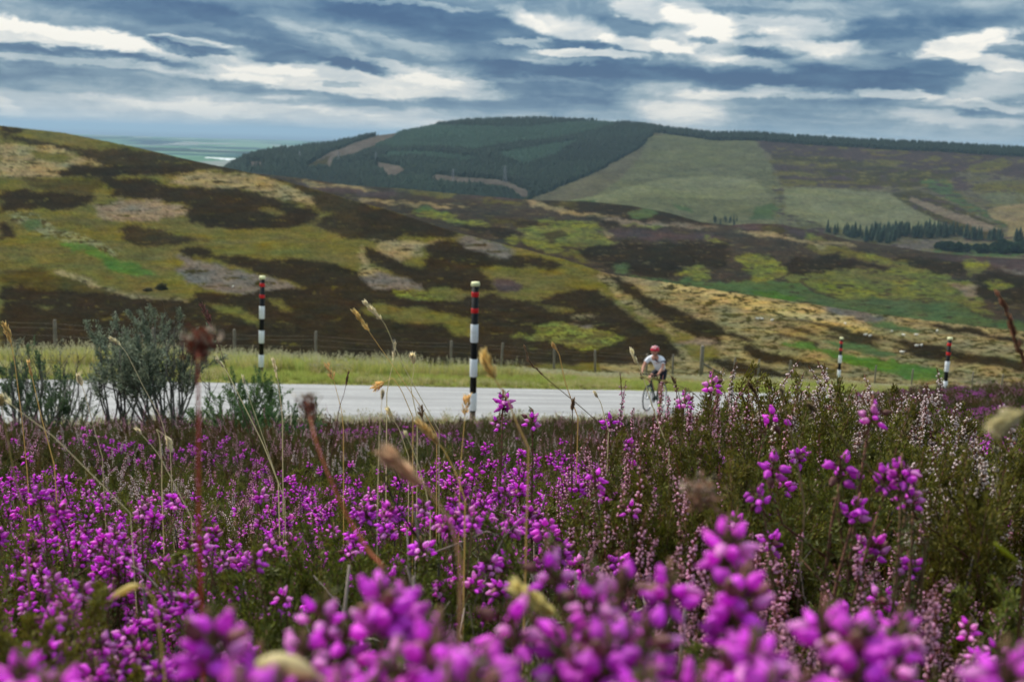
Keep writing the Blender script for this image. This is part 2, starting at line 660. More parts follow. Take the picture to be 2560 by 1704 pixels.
C_H1 = curve([(-60, 278, 950), (0, 289, 930), (150, 306, 900), (300, 336, 860), (450, 371, 800), (560, 394, 760), (650, 415, 720), (740, 440, 690),
              (830, 466, 660), (900, 485, 640), (1040, 532, 590), (1200, 572, 540), (1300, 597, 510), (1400, 630, 480), (1600, 660, 450),
              (1800, 690, 420), (2000, 720, 400), (2200, 745, 380), (2356, 762, 370), (2440, 770, 360)])
C_H2 = curve([(500, 397, 1650), (560, 396, 1650), (700, 411, 1600), (800, 426, 1550), (930, 434, 1500), (1050, 446, 1500), (1200, 458, 1480), (1250, 461, 1480), (1350, 463, 1450),
              (1450, 473, 1420), (1540, 490, 1400), (1610, 510, 1380), (1680, 518, 1360), (1730, 514, 1360), (1790, 515, 1350), (1870, 530, 1330), (1960, 553, 1300),
              (2050, 566, 1280), (2150, 581, 1250), (2250, 590, 1230), (2356, 596, 1200), (2440, 600, 1200)])
C_H3 = curve([(440, 420, 3000), (500, 400, 3000), (535, 380, 2700), (560, 366, 2700), (610, 352, 2750), (650, 344, 2850), (700, 338, 2950), (760, 330, 3050), (830, 316, 3150), (900, 308, 3250), (955, 298, 3300),
              (1000, 289, 3350), (1060, 281, 3400), (1150, 275, 3450), (1250, 274, 3500), (1350, 279, 3500), (1450, 287, 3450), (1550, 299, 3400),
              (1640, 310, 3350), (1700, 309, 3350), (1750, 310, 3350), (1850, 318, 3350), (2000, 326, 3350), (2150, 333, 3350), (2356, 345, 3350), (2440, 350, 3350)])

NCOL = 820
AZ_IN = np.linspace(-30, 30, NCOL) * math.pi / 180
AZ_OUT = np.linspace(30, 330, 62)[1:-1] * math.pi / 180
AZ = np.concatenate([AZ_IN, AZ_OUT])


def ev(c, az):
    a = np.where(az > math.pi, az - 2 * math.pi, az)
    return np.interp(a, c[0], c[1]), np.interp(a, c[0], c[2])


def polar_grid(Rm, Zm):
    """Rm, Zm: rows x columns of distance and height -> vertices (closed round the camera) and quads"""
    X = Rm * np.sin(AZ)[None, :]
    Y = Rm * np.cos(AZ)[None, :]
    V = np.stack([X, Y, Zm], axis=-1)
    nr, nc = Rm.shape
    i = np.arange(nr - 1)[:, None]
    j = np.arange(nc)[None, :]
    j2 = (j + 1) % nc
    F = np.stack([i * nc + j, i * nc + j2, (i + 1) * nc + j2, (i + 1) * nc + j], axis=-1).reshape(-1, 4)[:, ::-1]
    return V, F


# near ground: from under the camera to the field wall of the verge
rows = np.concatenate([[0.0], np.geomspace(0.12, 60, 170)])
Rn = np.repeat(rows[:, None], len(AZ), axis=1)
Zn = ground_z(Rn * np.sin(AZ), Rn * np.cos(AZ))
E0 = Zn[-1] / 60.0

NEAR_COL = dict(soil=(0.035, 0.028, 0.02), verge=(0.20, 0.215, 0.055))


def paint(px, py, base, polys, seed, wc=5.0, wf=2.0, sc=26.0):
    """lay the surveyed vegetation patches on the hill: ragged outlines"""
    wx = px + wc * fbm(px / sc, py / (sc * 0.5), seed) * 2 + wf * fbm(px / 5.0, py / 3.0, seed + 5, 2) * 2
    wy = py + wc * 0.5 * fbm(px / sc, py / (sc * 0.5), seed + 2) * 2 + wf * 0.6 * fbm(px / 5.0, py / 3.0, seed + 8, 2) * 2
    out = np.empty(px.shape + (3,))
    out[...] = base
    for col, poly in polys:
        P = np.asarray(poly, float)
        x0, y0 = P.min(0)
        x1, y1 = P.max(0)
        sel = np.nonzero((wx >= x0) & (wx <= x1) & (wy >= y0) & (wy <= y1))
        if len(sel[0]) == 0:
            continue
        sx, sy = wx[sel], wy[sel]
        ins = np.zeros(sx.shape, bool)
        for a, b in zip(P, np.roll(P, -1, axis=0)):
            if a[1] == b[1]:
                continue
            c = ((a[1] > sy) != (b[1] > sy)) & (sx < (b[0] - a[0]) * (sy - a[1]) / (b[1] - a[1]) + a[0])
            ins ^= c
        idx = tuple(s[ins] for s in sel)
        out[idx] = col
    return out


def soft_paint(px, py, base, polys, seed, wc, wf, spread=4.0, n=5):
    """the same patches with outlines that thin out over a few tussocks"""
    acc = 0.0
    for k in range(n):
        jx = (hash2(np.arange(px.shape[0])[:, None] * np.ones(px.shape), np.arange(px.shape[1])[None, :] * np.ones(px.shape), 500 + k) - .5) * 2
        jy = (hash2(np.arange(px.shape[0])[:, None] * np.ones(px.shape), np.arange(px.shape[1])[None, :] * np.ones(px.shape), 600 + k) - .5) * 2
        acc = acc + paint(px + jx * spread, py + jy * spread * .5, base, polys, seed, wc, wf)
    return acc / n


def inpoly(px, py, P):
    P = np.asarray(P, float)
    ins = np.zeros(np.shape(px), bool)
    for a, b in zip(P, np.roll(P, -1, axis=0)):
        if a[1] == b[1]:
            continue
        ins ^= ((a[1] > py) != (b[1] > py)) & (px < (b[0] - a[0]) * (py - a[1]) / (b[1] - a[1]) + a[0])
    return ins


def Q(ox, oy, s, pts):
    return [(ox + x / s, oy + y / s) for x, y in pts]


def P3(*p): return Q(0, 300, 2.356, p)
def P4(*p): return Q(900, 300, 2.613, p)
def P5(*p): return Q(1660, 300, 2.613, p)
def P6(*p): return Q(1660, 750, 2.618, p)
def P8(*p): return Q(550, 280, 2.772, p)
def PZ(*p): return Q(2060, 540, 4.712, p)
def PY(*p): return Q(1860, 760, 4.712, p)


D = (0.0235, 0.0175, 0.0090)
DB = (0.0250, 0.0187, 0.0098)
DM = (0.0310, 0.0240, 0.0115)
MO = (0.052, 0.043, 0.013)
O = (0.098, 0.087, 0.023)
TN = (0.205, 0.162, 0.078)
TG = (0.320, 0.240, 0.092)
GR = (0.112, 0.098, 0.080)
PK = (0.165, 0.130, 0.085)
BR = (0.062, 0.092, 0.034)
BG = (0.058, 0.110, 0.020)
YG = (0.140, 0.150, 0.028)
OG = (0.112, 0.122, 0.030)
PG = (0.150, 0.155, 0.078)
PKF = (0.120, 0.098, 0.078)
PU = (0.058, 0.040, 0.036)

POLY1 = [
    (TN, P3((0, 140), (300, 150), (450, 200), (600, 262), (400, 265), (340, 335), (200, 330), (0, 330))),
    (O, P3((150, 180), (400, 200), (450, 230), (330, 245), (200, 230))),
    (MO, P3((80, 320), (330, 350), (580, 345), (620, 400), (540, 445), (300, 425), (200, 405))),
    (D, P3((0, 20), (60, 38), (150, 62), (70, 95), (50, 112), (0, 100))),
    (DM, P3((60, 105), (200, 103), (330, 138), (480, 160), (620, 178), (740, 172), (760, 195), (560, 205), (400, 180), (250, 145), (100, 130))),
    (DM, P3((500, 170), (740, 165), (1000, 200), (1250, 250), (1480, 295), (1700, 360), (1900, 420), (2100, 480), (2356, 552), (2356, 735), (2250, 720), (2100, 700), (2030, 690), (1900, 650),
            (1830, 620), (1900, 580), (1990, 550), (1890, 545), (1860, 510), (1800, 450), (1700, 380), (1550, 330), (1250, 290), (1150, 300), (1060, 320), (1030, 330),
            (850, 300), (700, 280), (600, 270), (560, 240), (460, 210))),
    (D, P3((400, 280), (400, 265), (600, 268), (850, 263), (1100, 280), (1190, 297), (1060, 312), (1040, 332), (900, 320), (700, 322), (640, 345), (348, 338), (355, 300))),
    (D, P3((580, 340), (760, 335), (960, 355), (940, 380), (1100, 395), (1400, 393), (1500, 430), (1650, 478), (1850, 520), (1885, 560), (1850, 592), (1750, 622), (1700, 642), (1500, 642),
            (1250, 637), (1130, 602), (1098, 560), (1115, 512), (1070, 490), (900, 475), (700, 462), (600, 457), (680, 430), (640, 400), (600, 370))),
    (D, P3((0, 420), (140, 408), (300, 425), (480, 442), (562, 444), (540, 485), (450, 512), (350, 532), (200, 522), (90, 532), (0, 558))),
    (O, P3((1500, 525), (1650, 525), (1700, 560), (1560, 545))),
    (PK, P3((560, 500), (700, 472), (900, 478), (1060, 498), (1112, 520), (1092, 560), (900, 592), (650, 592), (570, 562))),
    (TN, P3((1040, 325), (1240, 308), (1550, 332), (1690, 385), (1810, 455), (1855, 510), (1650, 472), (1420, 393), (1250, 392), (1000, 372))),
    (PG, P3((60, 545), (200, 540), (330, 640), (500, 690), (680, 760), (720, 810), (560, 740), (330, 700), (200, 660), (90, 590))),
    (BR, P3((130, 600), (200, 580), (255, 620), (210, 655), (140, 645))),
    (BG, P3((340, 715), (450, 722), (560, 742), (640, 792), (760, 842), (880, 872), (925, 905), (800, 915), (700, 900), (620, 860), (540, 800), (420, 750))),
    (D, P3((0, 590), (40, 600), (80, 650), (95, 695), (0, 700))),
    (DM, P3((700, 640), (760, 620), (900, 640), (1060, 680), (1240, 702), (1100, 722), (950, 742), (800, 742), (720, 700))),
    (D, P3((1030, 760), (1150, 748), (1300, 788), (1450, 808), (1550, 828), (1750, 820), (1900, 838), (2080, 868), (2150, 910), (2215, 1003), (2100, 1003), (1900, 1003), (1800, 982),
            (1700, 942), (1600, 922), (1500, 892), (1350, 852), (1280, 812), (1100, 802))),
    (MO, P3((0, 880), (250, 870), (420, 930), (560, 985), (700, 1030), (300, 1005), (0, 960))),
    (GR, P3((1020, 788), (1100, 800), (1280, 852), (1450, 902), (1620, 932), (1760, 983), (1650, 1003), (1500, 1012), (1400, 1022), (1200, 992), (1100, 952), (1040, 880), (1075, 830))),
    (DB, P3((0, 968), (300, 1003), (700, 1030), (900, 1047), (1130, 1060), (1150, 1010), (1400, 1027), (1700, 985), (2250, 990), (2500, 1012), (2500, 1414), (0, 1414))),
    (D, P3((1150, 1012), (1400, 1030), (1700, 990), (1900, 1010), (1800, 1060), (1600, 1040), (1500, 1090), (1250, 1075), (1140, 1055))),
    (TN, P3((350, 880), (450, 915), (560, 965), (700, 1008), (900, 1038), (1100, 1052), (1100, 1062), (880, 1052), (690, 1025), (550, 985), (440, 935), (340, 895))),
    (O, P3((1205, 1075), (1300, 1082), (1430, 1122), (1525, 1172), (1525, 1215), (1400, 1162), (1250, 1112))),
    (O, P3((1580, 1040), (1640, 1058), (1705, 1120), (1660, 1115), (1610, 1075))),
    (O, P3((200, 1090), (330, 1100), (260, 1112)),),
    # middle
    (D, P4((0, 540), (200, 580), (400, 640), (560, 690), (640, 718), (662, 750), (560, 770), (450, 770), (350, 760), (150, 750), (60, 770), (0, 780))),
    (TN, P4((100, 790), (250, 790), (420, 800), (560, 775), (400, 832), (380, 880), (250, 922), (150, 882))),
    (D, P4((20, 830), (130, 850), (230, 920), (400, 960), (442, 870), (400, 820), (560, 780), (660, 810), (780, 860), (900, 900), (1010, 888), (1030, 870), (1200, 900), (1315, 950),
            (1250, 972), (1100, 962), (1000, 980), (900, 962), (790, 972), (860, 1062), (880, 1122), (740, 1112), (500, 1092), (420, 1100), (300, 1022), (180, 982), (60, 922))),
    (GR, P4((690, 750), (780, 768), (900, 808), (1000, 850), (1012, 882), (960, 912), (850, 882), (720, 842), (640, 800))),
    (GR, P4((10, 1020), (120, 990), (300, 1030), (400, 1070), (408, 1107), (200, 1112), (90, 1102))),
    (TN, P4((0, 800), (30, 880), (60, 960), (200, 1010), (120, 1000), (10, 1015), (0, 900))),
    (DB, P4((-260, 1300), (-120, 1130), (0, 1110), (300, 1172), (620, 1182), (880, 1132), (1160, 1192), (1230, 1142), (1450, 1102), (1540, 1112), (1650, 1172), (1750, 1252), (1900, 1372), (2050, 1462), (2082, 1512),
            (2000, 1600), (-260, 1600))),
    (YG, P4((220, 1130), (350, 1113), (480, 1130), (625, 1172), (500, 1182), (300, 1167))),
    (O, P4((0, 1240), (120, 1200), (250, 1218), (450, 1238), (640, 1288), (722, 1312), (722, 1422), (620, 1402), (550, 1342), (300, 1322), (100, 1282))),
    (YG, P4((1130, 1350), (1250, 1318), (1400, 1330), (1520, 1370), (1650, 1400), (1725, 1420), (1650, 1462), (1500, 1502), (1350, 1482), (1250, 1442), (1000, 1422), (990, 1402), (1200, 1402))),
    (GR, P4((1380, 1325), (1480, 1335), (1520, 1368), (1420, 1345))),
    (O, P4((1200, 1198), (1330, 1213), (1375, 1252), (1230, 1247))),
    (O, P4((870, 1120), (1000, 1138), (1170, 1178), (1100, 1190), (900, 1152))),
    (TN, P4((1400, 1268), (1555, 1285), (1450, 1295))),
    (O, P4((800, 960), (950, 960), (1100, 968), (1300, 978), (1450, 978), (1560, 988), (1610, 1010), (1700, 1110), (1850, 1240), (2050, 1360), (2200, 1430), (2352, 1500), (2352, 1580), (2200, 1580),
            (2080, 1482), (1900, 1372), (1700, 1202), (1550, 1110), (1400, 1110), (1230, 1142), (1000, 1062), (880, 1062))),
    (TN, P4((1540, 1010), (1600, 1020), (1700, 1120), (1900, 1290), (2100, 1410), (2040, 1400), (1850, 1280), (1680, 1140))),
    (PU, P4((850, 1030), (960, 1040), (1040, 1070), (1050, 1110), (900, 1120))),
    (D, P4((1600, 1000), (1700, 1020), (1800, 1080), (1850, 1148), (1950, 1188), (2050, 1230), (2352, 1350), (2352, 1482), (2200, 1420), (2050, 1350), (1850, 1230), (1720, 1110))),
    # right
    (TG, P5((-30, 1050), (100, 1055), (240, 1090), (500, 1140), (800, 1200), (1000, 1225), (1200, 1270), (1420, 1390), (1300, 1390), (1100, 1330), (900, 1290), (700, 1270), (500, 1220), (300, 1170), (100, 1120), (-30, 1090))),
    (TN, P5((1250, 1260), (1700, 1310), (2000, 1350), (2352, 1420), (2352, 1560), (2100, 1500), (1800, 1430), (1500, 1390), (1300, 1330))),
    (GR, P5((1000, 1215), (1250, 1240), (1450, 1290), (1350, 1330), (1200, 1290), (1050, 1250))),
    (BR, P5((1300, 1300), (1500, 1330), (1700, 1370), (1600, 1390), (1400, 1360))),
    (D, P5((1700, 1330), (2000, 1360), (2352, 1440), (2352, 1470), (2000, 1400), (1750, 1360))),
    (D, P6((-60, -10), (0, 20), (100, 60), (250, 150), (400, 190), (620, 265), (550, 275), (400, 240), (200, 202), (80, 160), (-60, 70))),
    (D, P6((-60, 200), (0, 230), (80, 290), (60, 370), (-60, 380))),
    (D, P6((280, 388), (400, 380), (560, 420), (700, 458), (860, 490), (700, 512), (500, 492), (350, 442))),
    (D, PY((0, 460), (120, 470), (240, 545), (420, 590), (640, 650), (860, 700), (1000, 770), (860, 785), (600, 720), (350, 700), (100, 640), (0, 600))),
    (D, PY((0, 690), (150, 740), (330, 760), (600, 830), (760, 890), (500, 900), (0, 830))),
    (D, PY((800, 640), (960, 660), (940, 690), (830, 670))),
    (DM, PY((360, 350), (520, 360), (740, 400), (960, 480), (860, 490), (640, 430), (400, 380))),
    (DM, PY((520, 150), (700, 190), (1000, 230), (1250, 300), (1560, 380), (1700, 430), (1500, 440), (1200, 380), (900, 270), (640, 210))),
    (DM, PY((430, 260), (700, 280), (860, 350), (800, 370), (600, 320))),
    (DM, PY((880, 360), (1180, 380), (1500, 430), (1640, 520), (1400, 480), (1100, 420))),
    (D, PY((1740, 420), (2000, 440), (2356, 500), (2356, 580), (2100, 550), (1850, 480))),
    (D, PY((1700, 490), (1900, 520), (2150, 580), (2356, 640), (2356, 690), (2100, 640), (1850, 560))),
    (D, P6((1490, 265), (1700, 278), (1850, 320), (2100, 360), (2400, 405), (2400, 480), (2100, 422), (1850, 400), (1650, 342))),
    (BG, PY((430, 455), (560, 448), (760, 465), (900, 500), (1100, 560), (1300, 600), (1600, 640), (1900, 690), (2356, 780), (2356, 900), (1900, 900), (1750, 830), (1560, 790), (1300, 720),
             (1000, 600), (800, 560), (600, 520), (470, 490))),
    (BR, PY((960, 440), (1200, 450), (1500, 500), (1700, 560), (1800, 620), (1600, 620), (1300, 560), (1050, 520))),
    (TN, PY((1160, 570), (1400, 600), (1560, 640), (1300, 620))),
    (D, PY((1500, 610), (1700, 650), (1640, 680))),
    (PK, P6((60, 285), (130, 280), (250, 240), (340, 260), (300, 285), (120, 300))),
]

POLY2 = [
    (TN, P4((-400, 395), (0, 440), (200, 470), (190, 482), (0, 472), (-400, 420))),
    (PU, P4((-400, 410), (0, 460), (250, 455), (200, 500), (0, 500), (-400, 440))),
    (TN, P4((0, 512), (300, 530), (500, 545), (780, 580), (600, 572), (300, 552), (0, 530))),
    (O, P4((250, 440), (560, 470), (650, 490), (500, 500), (300, 470))),
    (O, P4((800, 530), (1000, 520), (1100, 545), (950, 552))),
    (PU, P4((550, 440), (1000, 500), (1100, 520), (900, 520), (600, 480))),
    (D, P4((1180, 530), (1400, 525), (1900, 545), (2100, 600), (2300, 690), (2100, 660), (1800, 650), (1500, 640), (1350, 590))),
    (TN, P4((1080, 520), (1250, 552), (1400, 590), (1700, 640), (1550, 632), (1200, 590))),
    (MO, P4((1280, 535), (1450, 530), (1420, 570), (1300, 570))),
    (BR, P4((1770, 600), (1850, 580), (1930, 600), (1900, 640), (1780, 632))),
    (YG, P4((1710, 690), (1850, 670), (1995, 690), (1980, 707), (1800, 707))),
    (PK, P4((1500, 640), (1800, 655), (2352, 700), (2352, 715), (1900, 690), (1600, 660))),
    (D, P4((1500, 640), (1700, 665), (1720, 700), (1600, 700))),
    (MO, P4((800, 620), (1000, 640), (1150, 650), (1100, 690), (900, 680))),
    (YG, P4((350, 580), (500, 588), (650, 640), (870, 668), (855, 692), (700, 682), (500, 652), (400, 622))),
    (BR, P4((370, 565), (500, 580), (560, 600), (420, 605))),
    (D, P4((600, 680), (800, 690), (1000, 710), (1052, 762), (900, 762), (750, 722))),
    (YG, P4((1030, 720), (1170, 650), (1300, 658), (1500, 668), (1600, 740), (1665, 800), (1500, 817), (1380, 832), (1300, 862), (1180, 842), (1080, 800))),
    (MO, P4((1150, 740), (1300, 720), (1400, 760), (1250, 800))),
    (D, P4((1160, 655), (1000, 650), (950, 645), (1100, 690), (1180, 690))),
    (YG, P4((940, 770), (1040, 758), (1072, 802), (1000, 802))),
    (D, P4((1390, 840), (1520, 815), (1600, 808), (2050, 798), (2400, 798), (2400, 962), (2150, 952), (2080, 1012), (2000, 1022), (1900, 1022), (1750, 982), (1600, 942), (1480, 902))),
    (BR, P4((1660, 955), (1720, 935), (1772, 992), (1680, 992))),
    (YG, P4((2080, 1010), (2120, 960), (2250, 960), (2300, 1020), (2200, 1042))),
    (PU, P4((1500, 710), (2000, 730), (2352, 760), (2352, 790), (1800, 780), (1580, 750))),
    (TN, P4((1560, 690), (1600, 720), (1660, 765), (1640, 770), (1570, 720))),
    (O, P4((1300, 870), (1420, 850), (1520, 920), (1450, 920))),
    # right part
    (PU, P5((450, 700), (560, 650), (640, 645), (760, 660), (900, 720), (1050, 740), (1000, 770), (700, 730), (500, 710))),
    (MO, P5((620, 690), (760, 690), (840, 730), (700, 740))),
    (YG, P5((900, 745), (1000, 755), (1080, 790), (950, 775))),
    (TN, P5((450, 715), (700, 735), (1000, 790), (1200, 800), (1180, 815), (900, 790), (600, 760))),
    (TN, P5((880, 800), (1150, 800), (1240, 825), (1000, 835))),
    (O, P5((900, 825), (1150, 830), (1300, 862), (1500, 902), (1700, 962), (1500, 955), (1300, 912), (1000, 872))),
    (YG, P5((1250, 870), (1400, 885), (1500, 930), (1400, 930))),
    (YG, P5((440, 880), (600, 870), (700, 910), (780, 950), (805, 1012), (700, 1042), (560, 1062), (572, 1000), (500, 940))),
    (YG, P5((110, 980), (170, 958), (300, 1000), (295, 1032), (150, 1032))),
    (YG, P5((265, 770), (330, 775), (400, 815), (330, 805))),
    (D, P5((790, 970), (830, 900), (985, 900), (990, 870), (1130, 880), (1250, 942), (1200, 990), (1000, 1002), (820, 1017))),
    (OG, P5((800, 1020), (1000, 1002), (1250, 962), (1400, 980), (1600, 950), (1750, 1000), (2000, 1060), (2060, 1150), (2150, 1285), (1900, 1182), (1700, 1172), (1400, 1182), (1200, 1172), (1050, 1122), (950, 1082))),
    (YG, P5((1000, 1040), (1200, 1060), (1320, 1110), (1400, 1160), (1200, 1170), (1060, 1115))),
    (YG, P5((1440, 1040), (1700, 1060), (1900, 1120), (1700, 1150), (1500, 1120))),
    (OG, P5((840, 1010), (1100, 1000), (1350, 1000), (1400, 1040), (1100, 1040), (900, 1040))),
    (PK, P5((1850, 1050), (2030, 1090), (2060, 1150), (1950, 1130))),
    (D, P5((1130, 905), (1250, 915), (1480, 960), (1470, 975), (1250, 945))),
    (D, P5((1490, 890), (1700, 898), (1900, 920), (2005, 970), (1970, 1012), (1800, 1012), (1650, 972))),
    (D, P5((2000, 1060), (2150, 990), (2400, 1020), (2400, 1212), (2200, 1202), (2080, 1152))),
    (PU, P5((1700, 880), (2100, 890), (2400, 900), (2400, 1000), (2150, 960), (1900, 915))),
    (YG, P5((1940, 922), (2050, 903), (2112, 950), (2100, 1002), (2020, 1022), (1960, 962))),
    (YG, P5((2100, 1060), (2200, 1050), (2280, 1100), (2160, 1110))),
    (GR, P5((2200, 960), (2400, 990), (2400, 1010), (2220, 985))),
    (BR, P5((-300, 1020), (0, 1030), (400, 1058), (650, 1038), (900, 1080), (1030, 1142), (1200, 1172), (1400, 1162), (1700, 1182), (1900, 1182), (2100, 1285), (2400, 1335), (2400, 1450), (2000, 1380),
             (1700, 1340), (1400, 1280), (1000, 1250), (800, 1220), (500, 1160), (200, 1110), (-300, 1060))),
    (BG, P5((550, 1110), (750, 1120), (900, 1180), (800, 1190), (600, 1150))),
]

HG = (0.108, 0.112, 0.056)
FG = (0.035, 0.048, 0.025)
FY = (0.045, 0.070, 0.035)
POLY3 = [
    (FG, P8((-100, 700), (-100, 200), (200, 150), (600, 60), (1000, 0), (3000, -60), (3000, 200), (2600, 420), (2250, 560), (2120, 620), (1900, 640))),
    (FY, P8((1080, 235), (1200, 150), (1400, 98), (1800, 105), (2100, 115), (2400, 80), (2800, 60), (2700, 110), (2300, 200), (2000, 225), (1780, 272), (1450, 252), (1200, 262))),
    (FY, P8((1080, 330), (1200, 285), (1500, 290), (1800, 330), (1700, 360), (1400, 320))),
    (FY, P8((1900, 300), (2300, 230), (2500, 200), (2300, 320), (2100, 380))),
    (PKF, P8((590, 392), (620, 358), (760, 280), (850, 250), (1000, 190), (1150, 148), (1260, 128), (1210, 172), (1080, 232), (900, 292), (790, 312), (755, 382), (650, 388))),
    (MO, P8((600, 385), (640, 350), (760, 300), (745, 370))),
    (PKF, P8((1020, 352), (1100, 348), (1250, 378), (1285, 412), (1200, 435), (1150, 435), (1130, 390))),
    (PKF, P8((1430, 462), (1500, 433), (1600, 448), (1800, 458), (1900, 468), (2000, 488), (2160, 560), (2110, 590), (2000, 520), (1800, 490), (1600, 482))),
    (PKF, P8((180, 343), (300, 348), (270, 375), (180, 365))),
    # grass hill and moor to its right
    (HG, P5((-900, 600), (-760, 540), (-560, 520), (-430, 480), (-300, 400), (-160, 240), (-110, 120), (0, 92), (560, 86), (640, 190), (700, 300), (760, 430), (790, 605), (700, 720), (300, 720), (-900, 700))),
    (PG, P5((-760, 560), (-430, 490), (-200, 430), (0, 380), (300, 360), (600, 400), (700, 500), (500, 520), (0, 500), (-400, 540))),
    (BR, P5((-760, 560), (-560, 525), (-430, 520), (-500, 560))),
    (BR, P5((560, 650), (600, 570), (700, 545), (770, 590), (720, 650))),
    (BR, P5((50, 545), (160, 570), (200, 610), (100, 590))),
    (HG, P5((720, 600), (860, 605), (1050, 690), (1400, 720), (1400, 800), (700, 760))),
    (PG, P5((780, 440), (1100, 448), (1480, 480), (1600, 560), (1750, 640), (2010, 755), (1700, 725), (1300, 715), (1060, 695), (900, 640), (795, 600))),
    (PU, P5((575, 88), (1000, 100), (1600, 135), (2400, 185), (2400, 385), (2250, 372), (2000, 312), (1500, 302), (1000, 242), (700, 232), (640, 182))),
    (MO, P5((700, 230), (1000, 240), (1500, 300), (2000, 312), (1900, 370), (1800, 420), (1600, 440), (1400, 430), (780, 430), (740, 330))),
    (O, P5((690, 262), (1130, 278), (1135, 312), (900, 302), (690, 287))),
    (O, P5((740, 335), (1050, 340), (1045, 362), (750, 357))),
    (O, P5((760, 388), (1000, 398), (995, 432), (770, 432))),
    (O, P5((1010, 393), (1350, 410), (1345, 442), (1010, 412))),
    (O, P5((1300, 250), (1540, 268), (1525, 312), (1300, 292))),
    (PU, P5((700, 290), (900, 300), (1130, 320), (1400, 340), (1200, 335), (710, 318))),
    (PU, P5((760, 360), (1250, 378), (1240, 397), (780, 385))),
    (PU, P5((1000, 408), (1400, 430), (1450, 452), (1000, 437))),
    (PU, P5((1500, 300), (2000, 312), (1980, 350), (1700, 330))),
    (MO, P5((1480, 480), (1650, 450), (1850, 530), (2150, 680), (2230, 730), (2150, 780), (2010, 755), (1750, 640), (1600, 560))),
    (PK, P5((1620, 500), (1700, 530), (1900, 600), (2200, 710), (2100, 730), (1800, 620), (1600, 530))),
    (BR, P5((1660, 395), (1850, 390), (1900, 450), (1990, 540), (2120, 600), (2130, 640), (2270, 660), (2225, 705), (2150, 655), (2000, 602), (1880, 532), (1700, 432))),
    (PU, P5((1880, 370), (1980, 368), (1985, 462), (1890, 462))),
    (O, P5((1990, 420), (2300, 388), (2400, 400), (2400, 502), (2100, 502), (2000, 462))),
    (O, P5((1980, 300), (2200, 248), (2285, 270), (2200, 332), (2000, 342))),
    (TN, P5((2120, 590), (2250, 540), (2400, 520), (2400, 760), (2240, 760), (2260, 680), (2140, 640))),
    (HG, P5((2050, 480), (2300, 470), (2400, 500), (2400, 540), (2150, 560))),
    (GR, PZ((780, 345), (900, 300), (1050, 285), (1300, 288), (1430, 295), (1320, 340), (1270, 430), (1100, 410), (900, 370))),
    (BR, PZ((1320, 330), (1700, 330), (2356, 330), (2356, 480), (1600, 470), (1270, 440))),
    (PK, PZ((1400, 290), (1720, 300), (1700, 330), (1500, 310))),
    (PK, PZ((1850, 350), (2050, 340), (2040, 370), (1880, 370))),
    (TN, PZ((1280, 450), (1430, 445), (1420, 470), (1290, 472))),
]

# --- assemble rows
qn = np.linspace(0, 1, 240)
e1, r1 = ev(C_H1, AZ)
rb = np.full_like(AZ, 170.0)
eb = np.minimum(E0 - 0.006, e1 - 0.02)
# shoulder of the verge down into the dip, then the near moor hillside up to its crest
sh = np.array([62, 75, 95, 120, 145.0])
Zs = []
zend = Zn[-1]
for r in sh:
    k = (r - 60) / (170.0 - 60)
    e = E0 * (1 - k) + eb * k - 0.02 * math.sin(k * math.pi)
    Zs.append(e * r)
R_s = np.repeat(sh[:, None], len(AZ), axis=1)
Z_s = np.array(Zs)

R_1 = rb[None, :] * (r1 / rb)[None, :] ** qn[:, None]
ease = qn[:, None] ** 0.92
E_1 = eb[None, :] * (1 - ease) + e1[None, :] * ease
X1, Y1 = R_1 * np.sin(AZ), R_1 * np.cos(AZ)
fade = np.sin(np.clip(qn, 0, 1) * math.pi)[:, None] ** 0.5
Z_1 = E_1 * R_1 + fade * (2.6 * fbm(X1 / 60, Y1 / 60, 21, 3) + 0.5 * fbm(X1 / 9, Y1 / 9, 23, 3)) + 0.22 * fbm(X1 / 2.2, Y1 / 2.2, 27, 2)


def crest_to_crest(e_a, r_a, e_b, r_b, n, dip, amp, lam, seed):
    """ground from one crest through a dip to the next crest"""
    lo = np.array([1.02, 1.08, 1.16])
    rows_r, rows_e = [], []
    base_r = r_a * 1.28
    base_e = np.minimum(e_a, e_b) - dip
    for f in lo:
        k = (f - 1) / 0.28
        rows_r.append(r_a * f)
        rows_e.append(e_a * (1 - k) + base_e * k)
    q = np.linspace(0, 1, n)[:, None]
    rr = base_r[None, :] * (r_b / base_r)[None, :] ** q
    ee = base_e[None, :] * (1 - q) + e_b[None, :] * q
    Rm = np.concatenate([np.array(rows_r), rr])
    Em = np.concatenate([np.array(rows_e), ee])
    X, Y = Rm * np.sin(AZ), Rm * np.cos(AZ)
    qq = np.concatenate([np.zeros(3), np.linspace(0, 1, n)])[:, None]
    Z = Em * Rm + np.sin(qq * math.pi) ** 0.5 * amp * fbm(X / lam, Y / lam, seed, 4)
    return Rm, Z


e2, r2 = ev(C_H2, AZ)
e2 = np.minimum(e2, np.where(AZ < C_H2[0][1], e1 - 0.004, e2))
R_2, Z_2 = crest_to_crest(e1, r1, e2, r2, 150, 0.010, 5.0, 160, 31)
e3, r3 = ev(C_H3, AZ)
R_3, Z_3 = crest_to_crest(e2, r2, e3, r3, 170, 0.012, 12.0, 420, 41)

